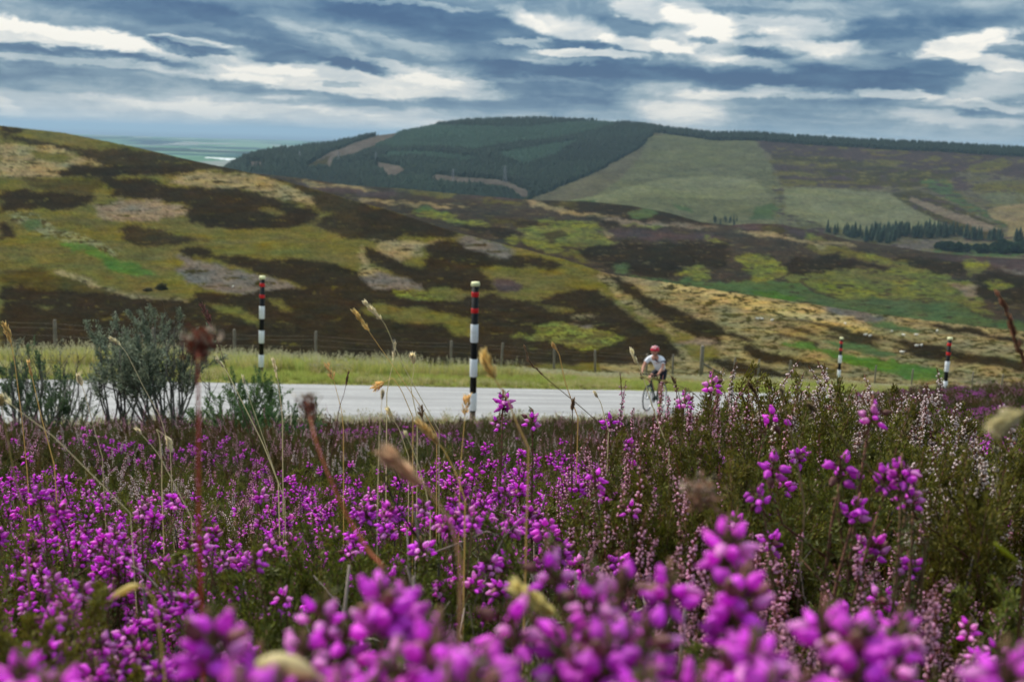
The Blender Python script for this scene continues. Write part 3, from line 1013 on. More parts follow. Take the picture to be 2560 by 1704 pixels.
# near ground object
V, Fq = polar_grid(np.concatenate([Rn, R_s, rb[None, :]]), np.concatenate([Zn, Z_s, (eb * rb)[None, :]]))
tt, ss = ts(V[..., 0], V[..., 1])
cn = np.empty(V.shape)
cn[...] = NEAR_COL['soil']
kv = smooth(tt, 21.2, 22.0)[..., None]
vg = np.array(NEAR_COL['verge']) * (1 + 0.5 * fbm(V[..., 0] / 2, V[..., 1] / 2, 51)[..., None])
cn = cn * (1 - kv) + vg * kv
ke = (smooth(tt, 12.9, 13.8) * (1 - smooth(tt, 21, 21.5)))[..., None]
cn = cn * (1 - ke) + np.array((0.17, 0.14, 0.09)) * ke
kd = smooth(tt, 34, 40)[..., None]
px, py = project(V)
dk = np.where((px < 1700)[..., None], np.array(DM), np.array((0.14, 0.12, 0.06)))
cn = cn * (1 - kd) + dk * kd
ground = link("ground", make_mesh("ground", V.reshape(-1, 3), Fq, np.clip(cn, 0.005, 1).reshape(-1, 3), M_soil, True))
tag(ground, "dark peaty bank under the heather and grassy verge beyond the road", kind='structure')

V, Fq = polar_grid(R_1, Z_1)
px, py = project(V)
base = np.where((py > 640 + (px - 1250) * 0.0)[..., None] & (px > 1500)[..., None], np.array((0.185, 0.150, 0.070)), np.array(O))
c1 = soft_paint(px, py, base, POLY1, 61, 9.0, 2.6, 7.0)
strk = 0.5 + fbm(px / 30.0, py / 5.0, 66, 3)
tanmask = (c1[..., 0] > 0.17) & (c1[..., 0] > c1[..., 2] * 1.7)
mott = fbm(px / 16.0, py / 4.0, 68, 3)
c1 = np.where((tanmask & (mott > 0.22) & (px > 1650))[..., None], np.array(MO), c1)
c1 = np.where(((c1[..., 0] < 0.05) & (mott > 0.62))[..., None], np.array(MO), c1)
yg = (c1[..., 1] > c1[..., 0] * .98) & (c1[..., 0] > .1)
brk = fbm(px / 22.0, py / 7.0, 69, 4)
c1 = np.where((yg & (brk > 0.10))[..., None], np.array(O) * .85, c1)
c1 = np.where((yg & (brk < -0.30))[..., None], np.array(MO), c1)
grs = (c1[..., 0] > .11)
c1 = np.where((grs & (fbm(px / 11.0, py / 4.0, 70, 4) > 0.34))[..., None], c1 * .6, c1)
stx = fbm((px + py * 1.2) / 34.0, py / 6.0, 73, 5)
stk = np.clip((stx - .26) / .10, 0, 1)[..., None] * grs[..., None]
c1 = c1 * (1 - stk) + np.array(MO) * .9 * stk
stk = np.clip((stx - .46) / .08, 0, 1)[..., None] * grs[..., None]
c1 = c1 * (1 - stk) + np.array(DM) * stk
stk = np.clip((-stx - .44) / .12, 0, 1)[..., None] * (c1[..., :1] < .05)
c1 = c1 * (1 - .7 * stk) + np.array(O) * .7 * stk
tint = fbm(px / 55.0, py / 18.0, 72, 3)[..., None]
c1 = c1 * (1 + tint * np.array((.30, .05, -.15)))
c1 = c1 * (0.82 + 0.36 * strk[..., None])
c1 = c1 * (1 + 0.42 * fbm(px / 3.2, py / 1.6, 901, 3) + 0.22 * fbm(px / 12.0, py / 3.0, 911, 3))[..., None]
hill1 = link("moor_hillside", make_mesh("moor_hillside", V.reshape(-1, 3), Fq, np.clip(c1, 0.005, 1).reshape(-1, 3), M_hill1, True))
tag(hill1, "moorland hillside patched with burnt heather and olive grass", kind='structure')
H1 = (R_1, Z_1, px, py, V)

V, Fq = polar_grid(np.concatenate([R_1[-1:], R_2]), np.concatenate([Z_1[-1:], Z_2]))
px, py = project(V)
c2 = soft_paint(px, py, np.array((0.043, 0.033, 0.022)), POLY2, 71, 12.0, 2.8, 5.0)
mott = fbm(px / 20.0, py / 3.5, 75, 3)
c2 = np.where(((c2[..., 0] < 0.05) & (mott > 0.5))[..., None], np.array((0.085, 0.072, 0.034)), c2)
yg = (c2[..., 1] > c2[..., 0] * .98) & (c2[..., 0] > .1)
brk = fbm(px / 20.0, py / 6.0, 77, 4)
kb = np.clip((brk + .05) / .22, 0, 1)[..., None] * yg[..., None]
c2 = c2 * (1 - .75 * kb) + np.array((.092, .092, .030)) * .75 * kb
kb = np.clip((-brk - .2) / .15, 0, 1)[..., None] * yg[..., None]
c2 = c2 * (1 - .8 * kb) + np.array((.065, .062, .026)) * .8 * kb
stx = fbm(px / 30.0, py / 4.5, 79, 5)
stk = np.clip((stx - .30) / .10, 0, 1)[..., None] * (c2[..., :1] > .06)
c2 = c2 * (1 - stk) + np.array((.045, .036, .02)) * stk
stk = np.clip((-stx - .40) / .12, 0, 1)[..., None] * (c2[..., :1] < .055)
c2 = c2 * (1 - .7 * stk) + np.array((.10, .088, .036)) * .7 * stk
tint = fbm(px / 50.0, py / 14.0, 78, 3)[..., None]
c2 = c2 * (1 + tint * np.array((.30, .05, -.12)))
c2 = c2 * (0.68 + 0.3 * (0.5 + fbm(px / 30.0, py / 6.0, 76, 3)))[..., None]
c2 = c2 * (1 + 0.42 * fbm(px / 3.2, py / 1.6, 902, 3) + 0.22 * fbm(px / 12.0, py / 3.0, 912, 3))[..., None]
hill2 = link("middle_moor_hill", make_mesh("middle_moor_hill", V.reshape(-1, 3), Fq, np.clip(c2, 0.005, 1).reshape(-1, 3), M_hill2, True))
tag(hill2, "middle moor with dark heather and yellow green grass patches", kind='structure')
H2 = (px, py, V)

V, Fq = polar_grid(np.concatenate([R_2[-1:], R_3]), np.concatenate([Z_2[-1:], Z_3]))
px, py = project(V)
c3 = paint(px, py, np.array((0.105, 0.095, 0.055)), POLY3, 81, 2.5, 1.2)
c3s = soft_paint(px, py, np.array((0.105, 0.095, 0.055)), POLY3, 81, 2.5, 1.2, 4.0)
c3 = np.where((px > 1500)[..., None], c3s, c3)
mott = fbm(px / 26.0, py / 4.0, 85, 4)
rgt = (px > 1930) & (c3[..., 0] < 0.13) & (c3[..., 0] > 0.05)
c3 = np.where((rgt & (mott > 0.28))[..., None], np.array(O), c3)
c3 = np.where((rgt & (mott < -0.30))[..., None], np.array(PU), c3)
c3 = c3 * (0.60 + 0.24 * (0.5 + fbm(px / 40.0, py / 9.0, 86, 3)))[..., None]
c3 = c3 * (1 + 0.42 * fbm(px / 3.2, py / 1.6, 903, 3) + 0.22 * fbm(px / 12.0, py / 3.0, 913, 3))[..., None]
hill3 = link("far_hill", make_mesh("far_hill", V.reshape(-1, 3), Fq, np.clip(c3, 0.005, 1).reshape(-1, 3), M_hill3, True))
tag(hill3, "far hill with forest, a pale grass slope and heather moor", kind='structure')
H3 = (px, py, V)

# plain and sea beyond
PLAIN_Z = -206.0
rp = np.concatenate([r3[None, :] * 1.05, r3[None, :] * 1.35, np.repeat(np.geomspace(5600, 27500, 120)[:, None], len(AZ), axis=1)])
Xp, Yp = rp * np.sin(AZ), rp * np.cos(AZ)
zp = np.full(rp.shape, PLAIN_Z)
zp[0] = Z_3[-1] - 8
zp[1] = np.minimum(-150, Z_3[-1] - 80)
zp[2:] += 22 * np.clip(fbm(Xp[2:] / 3500, Yp[2:] / 3500, 91, 3) + 0.2, 0, 1) * smooth(rp[2:], 6500, 9500)
zp[2:] += 60 * smooth(rp[2:], 14500, 18000) * (1 - smooth(rp[2:], 19500, 24500)) * (0.6 + 0.7 * fbm(Xp[2:] / 5000, Yp[2:] / 9000, 93, 3))
zp[-1] = PLAIN_Z - 40
V, Fq = polar_grid(rp, zp)
cell = np.floor(Xp / 420 + 0.6 * fbm(Xp / 2000, Yp / 2000, 95)), np.floor(Yp / 700 + 0.6 * fbm(Xp / 1700, Yp / 1700, 96))
h = hash2(cell[0], cell[1], 97)
pal = np.array([(0.10, 0.20, 0.06), (0.16, 0.27, 0.09), (0.05, 0.10, 0.05), (0.30, 0.28, 0.14), (0.12, 0.22, 0.07), (0.02, 0.04, 0.03), (0.20, 0.28, 0.10)]) * np.array((0.75, 0.85, 1.45))  # last factor paints extra blue distance haze into the field colours
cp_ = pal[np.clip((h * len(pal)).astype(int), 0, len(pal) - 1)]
woods = fbm(Xp / 2600, Yp / 1500, 98, 4) > 0.28
cp_ = np.where(woods[..., None], np.array((0.025, 0.045, 0.03)), cp_)
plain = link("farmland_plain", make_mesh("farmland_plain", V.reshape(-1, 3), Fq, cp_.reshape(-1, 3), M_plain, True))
tag(plain, "far lowland of green fields and woods", kind='structure')

m_sea, t, out = new_mat("sea_water")
tc = t.new('ShaderNodeTexCoord')
n = t.noise(tc.outputs['Object'], 0.002, 4, 0.6)
p = principled(t, out, t.mixc(n, (0.012, 0.035, 0.075, 1), (0.02, 0.05, 0.10, 1)), 0.45, 0.3)
rs = np.repeat(np.array([26000, 40000, 65000, 118000.0])[:, None], len(AZ), axis=1)
V, Fq = polar_grid(rs, np.full(rs.shape, PLAIN_Z - 6))
sea = link("sea", make_mesh("sea", V.reshape(-1, 3), Fq, None, m_sea, True))
tag(sea, "blue sea along the horizon", kind='structure')

m_lake, t, out = new_mat("lake_water")
tc = t.new('ShaderNodeTexCoord')
n = t.noise(tc.outputs['Object'], 0.01, 4, 0.6)
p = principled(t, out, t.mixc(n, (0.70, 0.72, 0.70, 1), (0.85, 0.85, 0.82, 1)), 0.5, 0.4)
lk = G()
for (xa, xb, yy, hh) in [(448, 505, 358.5, 2.0), (470, 533, 363.0, 2.6), (505, 545, 366.0, 3.2)]:
    pts = []
    for u in np.linspace(0, 1, 14):
        w = math.sin(u * math.pi) ** 0.5 * hh
        pts.append((xa + (xb - xa) * u, yy - w * (0.7 + 0.3 * math.sin(u * 17)), yy + w * (0.7 + 0.3 * math.cos(u * 13))))
    VV = []
    for (x, ya, yb) in pts:
        for yq in (ya, yb):
            d = ray(x * K, yq * K)
            sfac = (PLAIN_Z + 5.0) / d[2]
            VV.append(d * sfac)
    T = []
    for i in range(len(pts) - 1):
        a = 2 * i
        T += [(a, a + 1, a + 3), (a, a + 3, a + 2)]
    lk.add(VV, T, (0.8, 0.8, 0.8))
lake = link("estuary_water", lk.mesh("estuary_water", m_lake))
tag(lake, "bright strip of tidal water on the far plain", kind='structure')

# ------------------------------------------------------------------ road
m_road, t, out = new_mat("road_asphalt")
tc = t.new('ShaderNodeTexCoord')
mp = t.new('ShaderNodeMapping')
t.link(tc.outputs['UV'], mp.inputs[0])
n1 = t.noise(tc.outputs['Object'], 7.0, 8, 0.78)
n2 = t.noise(tc.outputs['Object'], 0.9, 6, 0.65)
mp2 = t.new('ShaderNodeMapping')
t.link(tc.outputs['Object'], mp2.inputs[0])
mp2.inputs['Rotation'].default_value = (0, 0, -math.atan2(RD[1], RD[0]))
mp3 = t.new('ShaderNodeMapping')
t.link(mp2.outputs[0], mp3.inputs[0])
mp3.inputs['Scale'].default_value = (0.05, 1.6, 1)
n3 = t.noise(mp3.outputs[0], 1.0, 4, 0.55)
b0 = t.mixc(t.maprange(n3, 0.35, 0.65, 0, 1), (0.25, 0.244, 0.243, 1), (0.40, 0.393, 0.390, 1))
b1 = t.mixc(t.maprange(n2, 0.4, 0.75, 0, 0.5), b0, (0.30, 0.29, 0.28, 1))
b2 = t.mixc(t.maprange(n1, 0.35, 0.68, 0, 0.7, 'LINEAR'), b1, (0.20, 0.197, 0.195, 1))
p = principled(t, out, b2, 0.75, 0.35)
bp = t.new('ShaderNodeBump')
bp.inputs['Strength'].default_value = 0.4
bp.inputs['Distance'].default_value = 0.01
t.put(bp.inputs['Height'], n1)
t.link(bp.outputs[0], p.inputs['Normal'])
s_ax = np.linspace(-45, 110, 190)
t_ax = np.linspace(0, 1, 11)
VV = np.empty((len(s_ax), len(t_ax), 3))
for i, s in enumerate(s_ax):
    tl = ROAD_T[0] + 0.16 * float(fbm(np.array(s / 1.5), np.array(0.5), 101, 3))
    tr = ROAD_T[1] + 0.20 * float(fbm(np.array(s / 1.5), np.array(7.5), 103, 3))
    tv = tl + (tr - tl) * t_ax
    x, y = xy_ts(tv, s)
    VV[i, :, 0], VV[i, :, 1] = x, y
    VV[i, :, 2] = road_z(x, y) + 0.03 * np.sin(t_ax * math.pi)
i, j = np.meshgrid(np.arange(len(s_ax) - 1), np.arange(len(t_ax) - 1), indexing='ij')
nt = len(t_ax)
Fr = np.stack([i * nt + j, (i + 1) * nt + j, (i + 1) * nt + j + 1, i * nt + j + 1], axis=-1).reshape(-1, 4)[:, ::-1]
road = link("road", make_mesh("road", VV.reshape(-1, 3), Fr, None, m_road, True))
tag(road, "pale grey moorland road crossing behind the heather", kind='structure')
VERSION_MARK = 1

# ------------------------------------------------------------------ far forest, trees, pylons
def cone_trees(P, Hh, Rr, cols, rng, sides=5):
    """many conifers in one mesh: two stacked ragged cones each"""
    n = len(P)
    a = np.arange(sides) * 2 * np.pi / sides
    ring = np.stack([np.cos(a), np.sin(a), np.zeros(sides)], axis=1)
    VL, TL, CL = [], [], []
    off = 0
    for (zb, zt, rr) in ((0.06, 0.66, 1.0), (0.42, 1.0, 0.66)):
        rot = rng.uniform(0, 2 * np.pi, n)
        jit = rng.uniform(0.75, 1.25, (n, sides))
        x = np.cos(a[None] + rot[:, None]) * Rr[:, None] * rr * jit
        y = np.sin(a[None] + rot[:, None]) * Rr[:, None] * rr * jit
        z = np.full((n, sides), zb) * Hh[:, None] + rng.uniform(-.04, .04, (n, sides)) * Hh[:, None]
        V = np.stack([x, y, z], axis=-1)
        tip = np.stack([rng.normal(0, .02, n) * Hh, rng.normal(0, .02, n) * Hh, zt * Hh], axis=-1)[:, None, :]
        V = np.concatenate([V, tip], axis=1) + P[:, None, :]
        b = (np.arange(n) * (sides + 1))[:, None, None] + off
        T = np.array([(j, (j + 1) % sides, sides) for j in range(sides)])[None] + b
        VL.append(V.reshape(-1, 3))
        TL.append(T.reshape(-1, 3))
        CL.append(np.repeat(cols, sides + 1, axis=0))
        off += n * (sides + 1)
    return np.concatenate(VL), np.concatenate(TL), np.concatenate(CL)


def scatter_on(px, py, V, mask, n, rng):
    """random points on the cells of a polar grid where mask is set, weighted by area"""
    A = V[:-1, :NCOL - 1]
    B = V[1:, :NCOL - 1]
    Cc = V[:-1, 1:NCOL]
    area = np.linalg.norm(np.cross(B - A, Cc - A), axis=-1) * mask[:-1, :NCOL - 1]
    pr = area.ravel() / area.sum()
    k = rng.choice(len(pr), n, p=pr)
    i, j = np.unravel_index(k, area.shape)
    u, v = rng.uniform(size=(2, n))
    return A[i, j] + (B - A)[i, j] * u[:, None] + (Cc - A)[i, j] * v[:, None], i, j


rng = np.random.default_rng(11)
px, py, V = H3
c0 = paint(px, py, np.array((0.105, 0.095, 0.055)), POLY3, 81, 2.5, 1.2)
upc = paint(px, py - 11.0, np.array((0.105, 0.095, 0.055)), POLY3, 81, 2.5, 1.2)
opn = np.all(np.abs(upc - np.array(PKF)) < 1e-6, axis=-1)
isF = ~opn & np.all(np.abs(c0 - np.array(FG)) < 1e-6, axis=-1)
isY = np.all(np.abs(c0 - np.array(FY)) < 1e-6, axis=-1)
rowi = np.arange(V.shape[0])[:, None] * np.ones((1, V.shape[1]))
vis = rowi > 10
# ridge belt of conifers along the right skyline
belt = (rowi > V.shape[0] - 12) & (px > 1560)
left = (px > 480) & (px < 2600)
Pm, i, j = scatter_on(px, py, V, (isF & vis & left), 32000, rng)
clr = fbm(Pm[:, 0] / 45, Pm[:, 1] / 45, 111, 3)
keep = clr > -0.62
Pm = Pm[keep]
hm = rng.uniform(8, 14, len(Pm)) * (1 + 0.35 * fbm(Pm[:, 0] / 150, Pm[:, 1] / 150, 112, 3))
cm = np.array((0.009, 0.018, 0.011)) * (rng.uniform(0.6, 1.5, len(Pm)) * (1 + 0.5 * fbm(Pm[:, 0] / 180, Pm[:, 1] / 180, 113, 3)))[:, None]
Vt, Tt, Ct = cone_trees(Pm, hm, hm * 0.23, np.clip(cm, 0, 1), rng)
o = link("forest", make_mesh("forest", Vt, Tt, Ct, M_tree))
tag(o, "dark mature conifer forest covering the far hill", kind='stuff')
Py, i, j = scatter_on(px, py, V, (isY & vis & left), 17000, rng)
hy = rng.uniform(5, 9, len(Py))
cyy_ = np.array((0.026, 0.056, 0.032)) * (rng.uniform(0.7, 1.3, len(Py)) * (1 + 0.35 * fbm(Py[:, 0] / 120, Py[:, 1] / 120, 114, 3)))[:, None]
Vt, Tt, Ct = cone_trees(Py, hy, hy * 0.26, np.clip(cyy_, 0, 1), rng)
o = link("young_forest", make_mesh("young_forest", Vt, Tt, Ct, M_tree))
tag(o, "paler young conifer plantation on the upper far hill", kind='stuff')
Pb, i, j = scatter_on(px, py, V, belt & (px < 2680), 5200, rng)
hb = rng.uniform(11, 15, len(Pb))
cb = np.array((0.009, 0.018, 0.010)) * rng.uniform(0.6, 1.4, len(Pb))[:, None]
Vt, Tt, Ct = cone_trees(Pb, hb, hb * 0.27, cb, rng)
o = link("ridge_forest", make_mesh("ridge_forest", Vt, Tt, Ct, M_tree))
tag(o, "dark line of conifers along the skyline ridge", kind='stuff')


def conifer_protos():
    res = []
    for s in range(3):
        r = np.random.default_rng(200 + s)
        root = empty("conifer_tree")
        g = G()
        Hh = 12.0
        for k in range(9):
            z0 = 1.2 + k * 1.15
            rr = (1 - k / 10.5) * 2.4
            a = np.arange(7) * 2 * np.pi / 7 + r.uniform(0, 6)
            jr = r.uniform(0.7, 1.25, 7)
            Vv = np.stack([np.cos(a) * rr * jr, np.sin(a) * rr * jr, np.full(7, z0) + r.uniform(-.3, .2, 7)], axis=1)
            Vv = np.concatenate([Vv, [(r.normal(0, .1), r.normal(0, .1), z0 + 2.2)]])
            g.add(Vv, [(q, (q + 1) % 7, 7) for q in range(7)], np.array((0.020, 0.036, 0.020)) * r.uniform(.7, 1.3))
        link("crown", g.mesh("crown", M_tree), root)
        g = G()
        g.tube([(0, 0, -0.5), (0, 0, 4), (0, 0, 10)], [0.22, 0.17, 0.05], 5, (0.10, 0.085, 0.07))
        link("trunk", g.mesh("trunk", M_stem), root)
        res.append(root)
    return res


def broadleaf_protos():
    res = []
    for s in range(2):
        r = np.random.default_rng(220 + s)
        root = empty("rounded_tree")
        g = G()
        n = 260
        d = r.normal(size=(n, 3))
        d /= np.linalg.norm(d, axis=1, keepdims=True)
        lob = 1 + 0.3 * np.sin(d[:, 0] * 5 + s) * np.cos(d[:, 1] * 4)
        Pp = d * lob[:, None] * r.uniform(0.6, 1, n)[:, None] * np.array((2.6, 2.6, 2.2)) + np.array((0, 0, 3.6))
        g.leaves(Pp, d + r.normal(0, .5, (n, 3)), 1.3, 1.1, np.array((0.030, 0.055, 0.026)) * r.uniform(.6, 1.4, (n, 1)), r)
        link("crown", g.mesh("crown", M_tree), root)
        g = G()
        g.tube([(0, 0, -0.5), (0.1, 0, 2), (0, 0.1, 4)], [0.25, 0.2, 0.08], 5, (0.10, 0.085, 0.07))
        link("trunk", g.mesh("trunk", M_stem), root)
        res.append(root)
    return res


def plant_trees(protos, poly, n, rng, smin, smax, label, cat, group):
    m = inpoly(px, py, poly) & (rowi > 4)
    if m.sum() == 0:
        return
    P, i, j = scatter_on(px, py, V, m, n, rng)
    for k in range(n):
        src = protos[k % len(protos)]
        loc, s = tuple(P[k]), rng.uniform(smin, smax)
        if k < len(protos) and 'label' not in src:
            o = src
            o.location, o.scale = loc, (s,) * 3
        else:
            o = copy_thing(src, loc, rng.uniform(0, 6.28), s)
        tag(o, label, cat, group)


con, brd = conifer_protos(), broadleaf_protos()
BELT1 = PZ((0, 225), (180, 230), (480, 305), (760, 335), (820, 300), (900, 265), (1300, 270), (1600, 262), (1750, 300), (2000, 300), (2356, 310), (2356, 285), (2000, 275), (1800, 262), (1640, 222),
           (1400, 192), (1100, 182), (600, 195), (500, 222), (190, 208), (0, 200))
BELT2 = PZ((1300, 405), (1650, 435), (2000, 455), (2400, 465), (2400, 350), (2050, 365), (1900, 405), (1600, 385), (1320, 365))
BELT3 = P5((300, 680), (390, 700), (480, 690), (470, 660), (380, 655), (300, 660))
plant_trees(con, BELT1, 280, rng, 1.1, 1.9, "dark conifer in the valley belt of trees below the pale far field", "tree", "conifers in the valley belt")
plant_trees(brd, BELT2, 110, rng, 1.0, 1.9, "rounded dark green tree on the valley floor beyond the yellow moor", "tree", "rounded trees on the valley floor")
plant_trees(con[::-1], BELT3, 14, rng, 0.7, 1.1, "small conifer in the clump at the foot of the pale grass slope", "tree", "conifers below the grass slope")

M_steel = simple_mat("galvanised_steel", (0.24, 0.25, 0.27), 0.6, 0.3, 0.2)


def make_pylon():
    root = empty("pylon")
    g = G()
    Ht = 40.0
    hw = lambda z: 3.6 * (1 - z / Ht) ** 1.2 + 0.7
    lv = [0, 7, 13, 18, 23, 27, 31, 35, 40]
    for sx, sy in ((1, 1), (1, -1), (-1, 1), (-1, -1)):
        g.tube([(sx * hw(z), sy * hw(z), z) for z in lv], 0.20, 4, (0.5, 0.5, 0.5))
    link("mast", g.mesh("mast", M_steel), root)
    g = G()
    for z0, z1 in zip(lv[:-1], lv[1:]):
        a, b = hw(z0), hw(z1)
        for s in (1, -1):
            g.tube([(a, s * a, z0), (-b, s * b, z1)], 0.11, 3)
            g.tube([(-a, s * a, z0), (b, s * b, z1)], 0.11, 3)
            g.tube([(s * a, a, z0), (s * b, -b, z1)], 0.11, 3)
            g.tube([(s * a, -a, z0), (s * b, b, z1)], 0.11, 3)
    link("bracing", g.mesh("bracing", M_steel), root)
    for z, w in ((24, 6.5), (30, 8.0), (36, 6.0)):
        g = G()
        for s in (1, -1):
            g.tube([(-w, 0, z + .6), (0, s * hw(z), z), (w, 0, z + .6)], 0.13, 3)
        g.tube([(-w, 0, z + .6), (0, 0, z + 2.2), (w, 0, z + .6)], 0.12, 3)
        link("cross_arm", g.mesh("cross_arm", M_steel), root)
    return root


def ray_drop(pxx, pyy, Vg, pxg, pyg):
    """grid vertex that shows nearest to a surveyed point"""
    d = (pxg[:, :NCOL] - pxx) ** 2 + (pyg[:, :NCOL] - pyy) ** 2
    i, j = np.unravel_index(np.argmin(d[5:]), d[5:].shape)
    return Vg[i + 5, j]


pyl = make_pylon()
for k, (qx, qy, hpx, lab) in enumerate([
        (1131, 457, 33, "lattice pylon above the pink clearing, the most distinct one before the forest"),
        (1262, 456, 41, "lattice pylon at the end of the pink clearing beside the grass slope"),
        (848, 409, 31, "faint lattice pylon at the foot of the olive forest clearing"),
        (938, 405, 24, "faint lattice pylon above the small upper pink clearing"),
        (750, 402, 24, "faint lattice pylon near the low end of the forest spur")]):
    b = ray_drop(qx, qy, V, px, py)
    dist = math.hypot(b[0], b[1])
    s = hpx / F0 * dist / 40.0
    o = pyl if k == 0 else copy_thing(pyl, (0, 0, 0))
    o.location = tuple(b)
    o.scale = (s,) * 3
    o.rotation_euler = (0, 0, 0.5)
    tag(o, lab, "pylon", "pylons before the far forest")

# ------------------------------------------------------------------ sheep and bushes on the near hillside
M_wool = simple_mat("sheep_wool", (0.72, 0.68, 0.58), 0.95, 0.1, 0, 0.2, 20)
M_face = simple_mat("sheep_face", (0.25, 0.22, 0.2), 0.9, 0.1)
px1, py1, V1 = H1[2], H1[3], H1[4]


def make_sheep():
    root = empty("sheep")
    g = G()
    prof = [(0.10, -0.58), (0.26, -0.5), (0.31, -0.2), (0.30, 0.15), (0.27, 0.4), (0.15, 0.55)]
    g.lathe(prof, 10, (0.7, 0.7, 0.6), M=np.array([[0, 0, 1], [0, 1, 0], [-1, 0, 0.0]]), loc=(0, 0, 0.66))
    g.tube([(0.45, 0, 0.78), (0.62, 0, 0.92), (0.74, 0, 0.98)], [0.17, 0.12, 0.10], 8, (0.7, 0.7, 0.6))
    g.tube([(-0.55, 0, 0.75), (-0.66, 0, 0.55)], [0.05, 0.03], 5, (0.7, 0.7, 0.6))
    link("fleece", g.mesh("fleece", M_wool, True), root)
    g = G()
    g.ball((0.84, 0, 0.95), (0.15, 0.085, 0.10), 8, 6)
    g.ball((0.95, 0, 0.90), (0.08, 0.06, 0.06), 6, 5)
    for s in (1, -1):
        g.tube([(0.76, s * 0.07, 1.0), (0.74, s * 0.2, 0.98)], [0.035, 0.015], 4)
    link("head", g.mesh("head", M_face, True), root)
    for x, s in ((0.36, 1), (0.36, -1), (-0.40, 1), (-0.40, -1)):
        g = G()
        g.tube([(x, s * 0.15, 0.5), (x + 0.02, s * 0.15, 0.25), (x, s * 0.15, -0.05)], [0.07, 0.045, 0.04], 5)
        link("leg", g.mesh("leg", M_face), root)
    return root


sh0 = make_sheep()
SHEEP = [(1893, 796, "white sheep, first of the two near the top of the tan slope"), (1903, 798, "white sheep, second of the two near the top of the tan slope"),
         (1930, 801, "white sheep just beyond the pair on the tan slope"), (2113, 809, "white sheep alone on the tan grass above the far snow pole"),
         (2228, 829, "white sheep on the green rushes between the two right snow poles"), (2257, 838, "white sheep below the rushes between the two right snow poles"),
         (2165, 838, "white sheep grazing, left of a pair on the grey green slope"), (2174, 840, "white sheep grazing, right of a pair on the grey green slope"),
         (2290, 865, "white sheep, left of two on the dark heather strip"), (2304, 864, "white sheep, right of two on the dark heather strip"),
         (2254, 882, "white sheep at the edge of the bright green bracken"), (2344, 827, "white sheep high on the slope behind the nearer right snow pole"),
         (2291, 838, "pale sheep half hidden on the tan slope above the dark heather strip"), (582, 717, "white sheep alone on the grey burnt patch beside the left snow pole")]
for k, (qx, qy, lab) in enumerate(SHEEP):
    b = ray_drop(qx, qy + 3, V1, px1, py1)
    o = sh0 if k == 0 else copy_thing(sh0, (0, 0, 0))
    o.location = tuple(b)
    o.rotation_euler = (0, 0, rng.uniform(0, 6.28))
    o.scale = (0.8,) * 3
    tag(o, lab, "sheep", "sheep grazing on the hillside")


def blob_bush(name, loc, r, h, colr, seed, n=900, leaf=0.16):
    q = np.random.default_rng(seed)
    root = empty(name, loc)
    g = G()
    d = q.normal(size=(n, 3))
    d[:, 2] = np.abs(d[:, 2])
    d /= np.linalg.norm(d, axis=1, keepdims=True)
    lob = 0.75 + 0.35 * np.sin(d[:, 0] * 4 + seed) * np.cos(d[:, 1] * 5) + 0.15 * np.sin(d[:, 2] * 9)
    P = d * (lob * q.uniform(0.55, 1, n))[:, None] * np.array((r, r, h))
    g.leaves(P, d + q.normal(0, .6, (n, 3)), leaf, leaf * 0.6, np.array(colr) * q.uniform(.5, 1.5, (n, 1)), q)
    link("foliage", g.mesh("foliage", M_tree), root)
    g = G()
    for k in range(5):
        a = k * 1.256
        g.tube([(0, 0, -0.2), (math.cos(a) * r * .3, math.sin(a) * r * .3, h * .35), (math.cos(a) * r * .55, math.sin(a) * r * .55, h * .7)], [0.06, 0.04, 0.02], 4, (0.08, 0.06, 0.045))
    link("stem", g.mesh("stem", M_stem), root)
    return root


b = ray_drop(404, 724, V1, px1, py1)
tag(blob_bush("gorse_bush", tuple(b), 2.0, 2.0, (0.115, 0.110, 0.055), 5, 2600, 0.30), "dark round bush alone on the olive slope of the near hillside", "bush")
b = ray_drop(372, 728, V1, px1, py1)
tag(blob_bush("gorse_bush", tuple(b), 1.8, 0.9, (0.115, 0.100, 0.055), 6, 1500, 0.28), "low dark bush beside the round bush on the near hillside", "bush")

# ------------------------------------------------------------------ snow poles
M_black = simple_mat("black_paint", (0.008, 0.008, 0.0085), 0.6, 0.2, 0, 0.3, 25, (0.06, 0.05, 0.04, 0.5))
M_white = simple_mat("white_reflective", (0.80, 0.81, 0.83), 0.45, 0.4, 0, 0.06, 30, (0.40, 0.37, 0.30, 0.6))
M_red = simple_mat("red_reflective", (0.62, 0.012, 0.015), 0.4, 0.4, 0, 0.15, 40)
M_cap = simple_mat("cap_yellow", (0.78, 0.76, 0.42), 0.45, 0.4, 0, 0.1, 30)
M_butt = simple_mat("bare_wood", (0.13, 0.10, 0.07), 0.9, 0.1, 0, 0.3, 20)
# from the photo: fractions of the length between the cap top and the foot of the third white band
BANDS = [("red_band", .0745, .112, M_red), ("red_band", .200, .236, M_red), ("white_band", .3245, .464, M_white), ("white_band", .594, .733, M_white), ("white_band", .863, 1.0, M_white)]


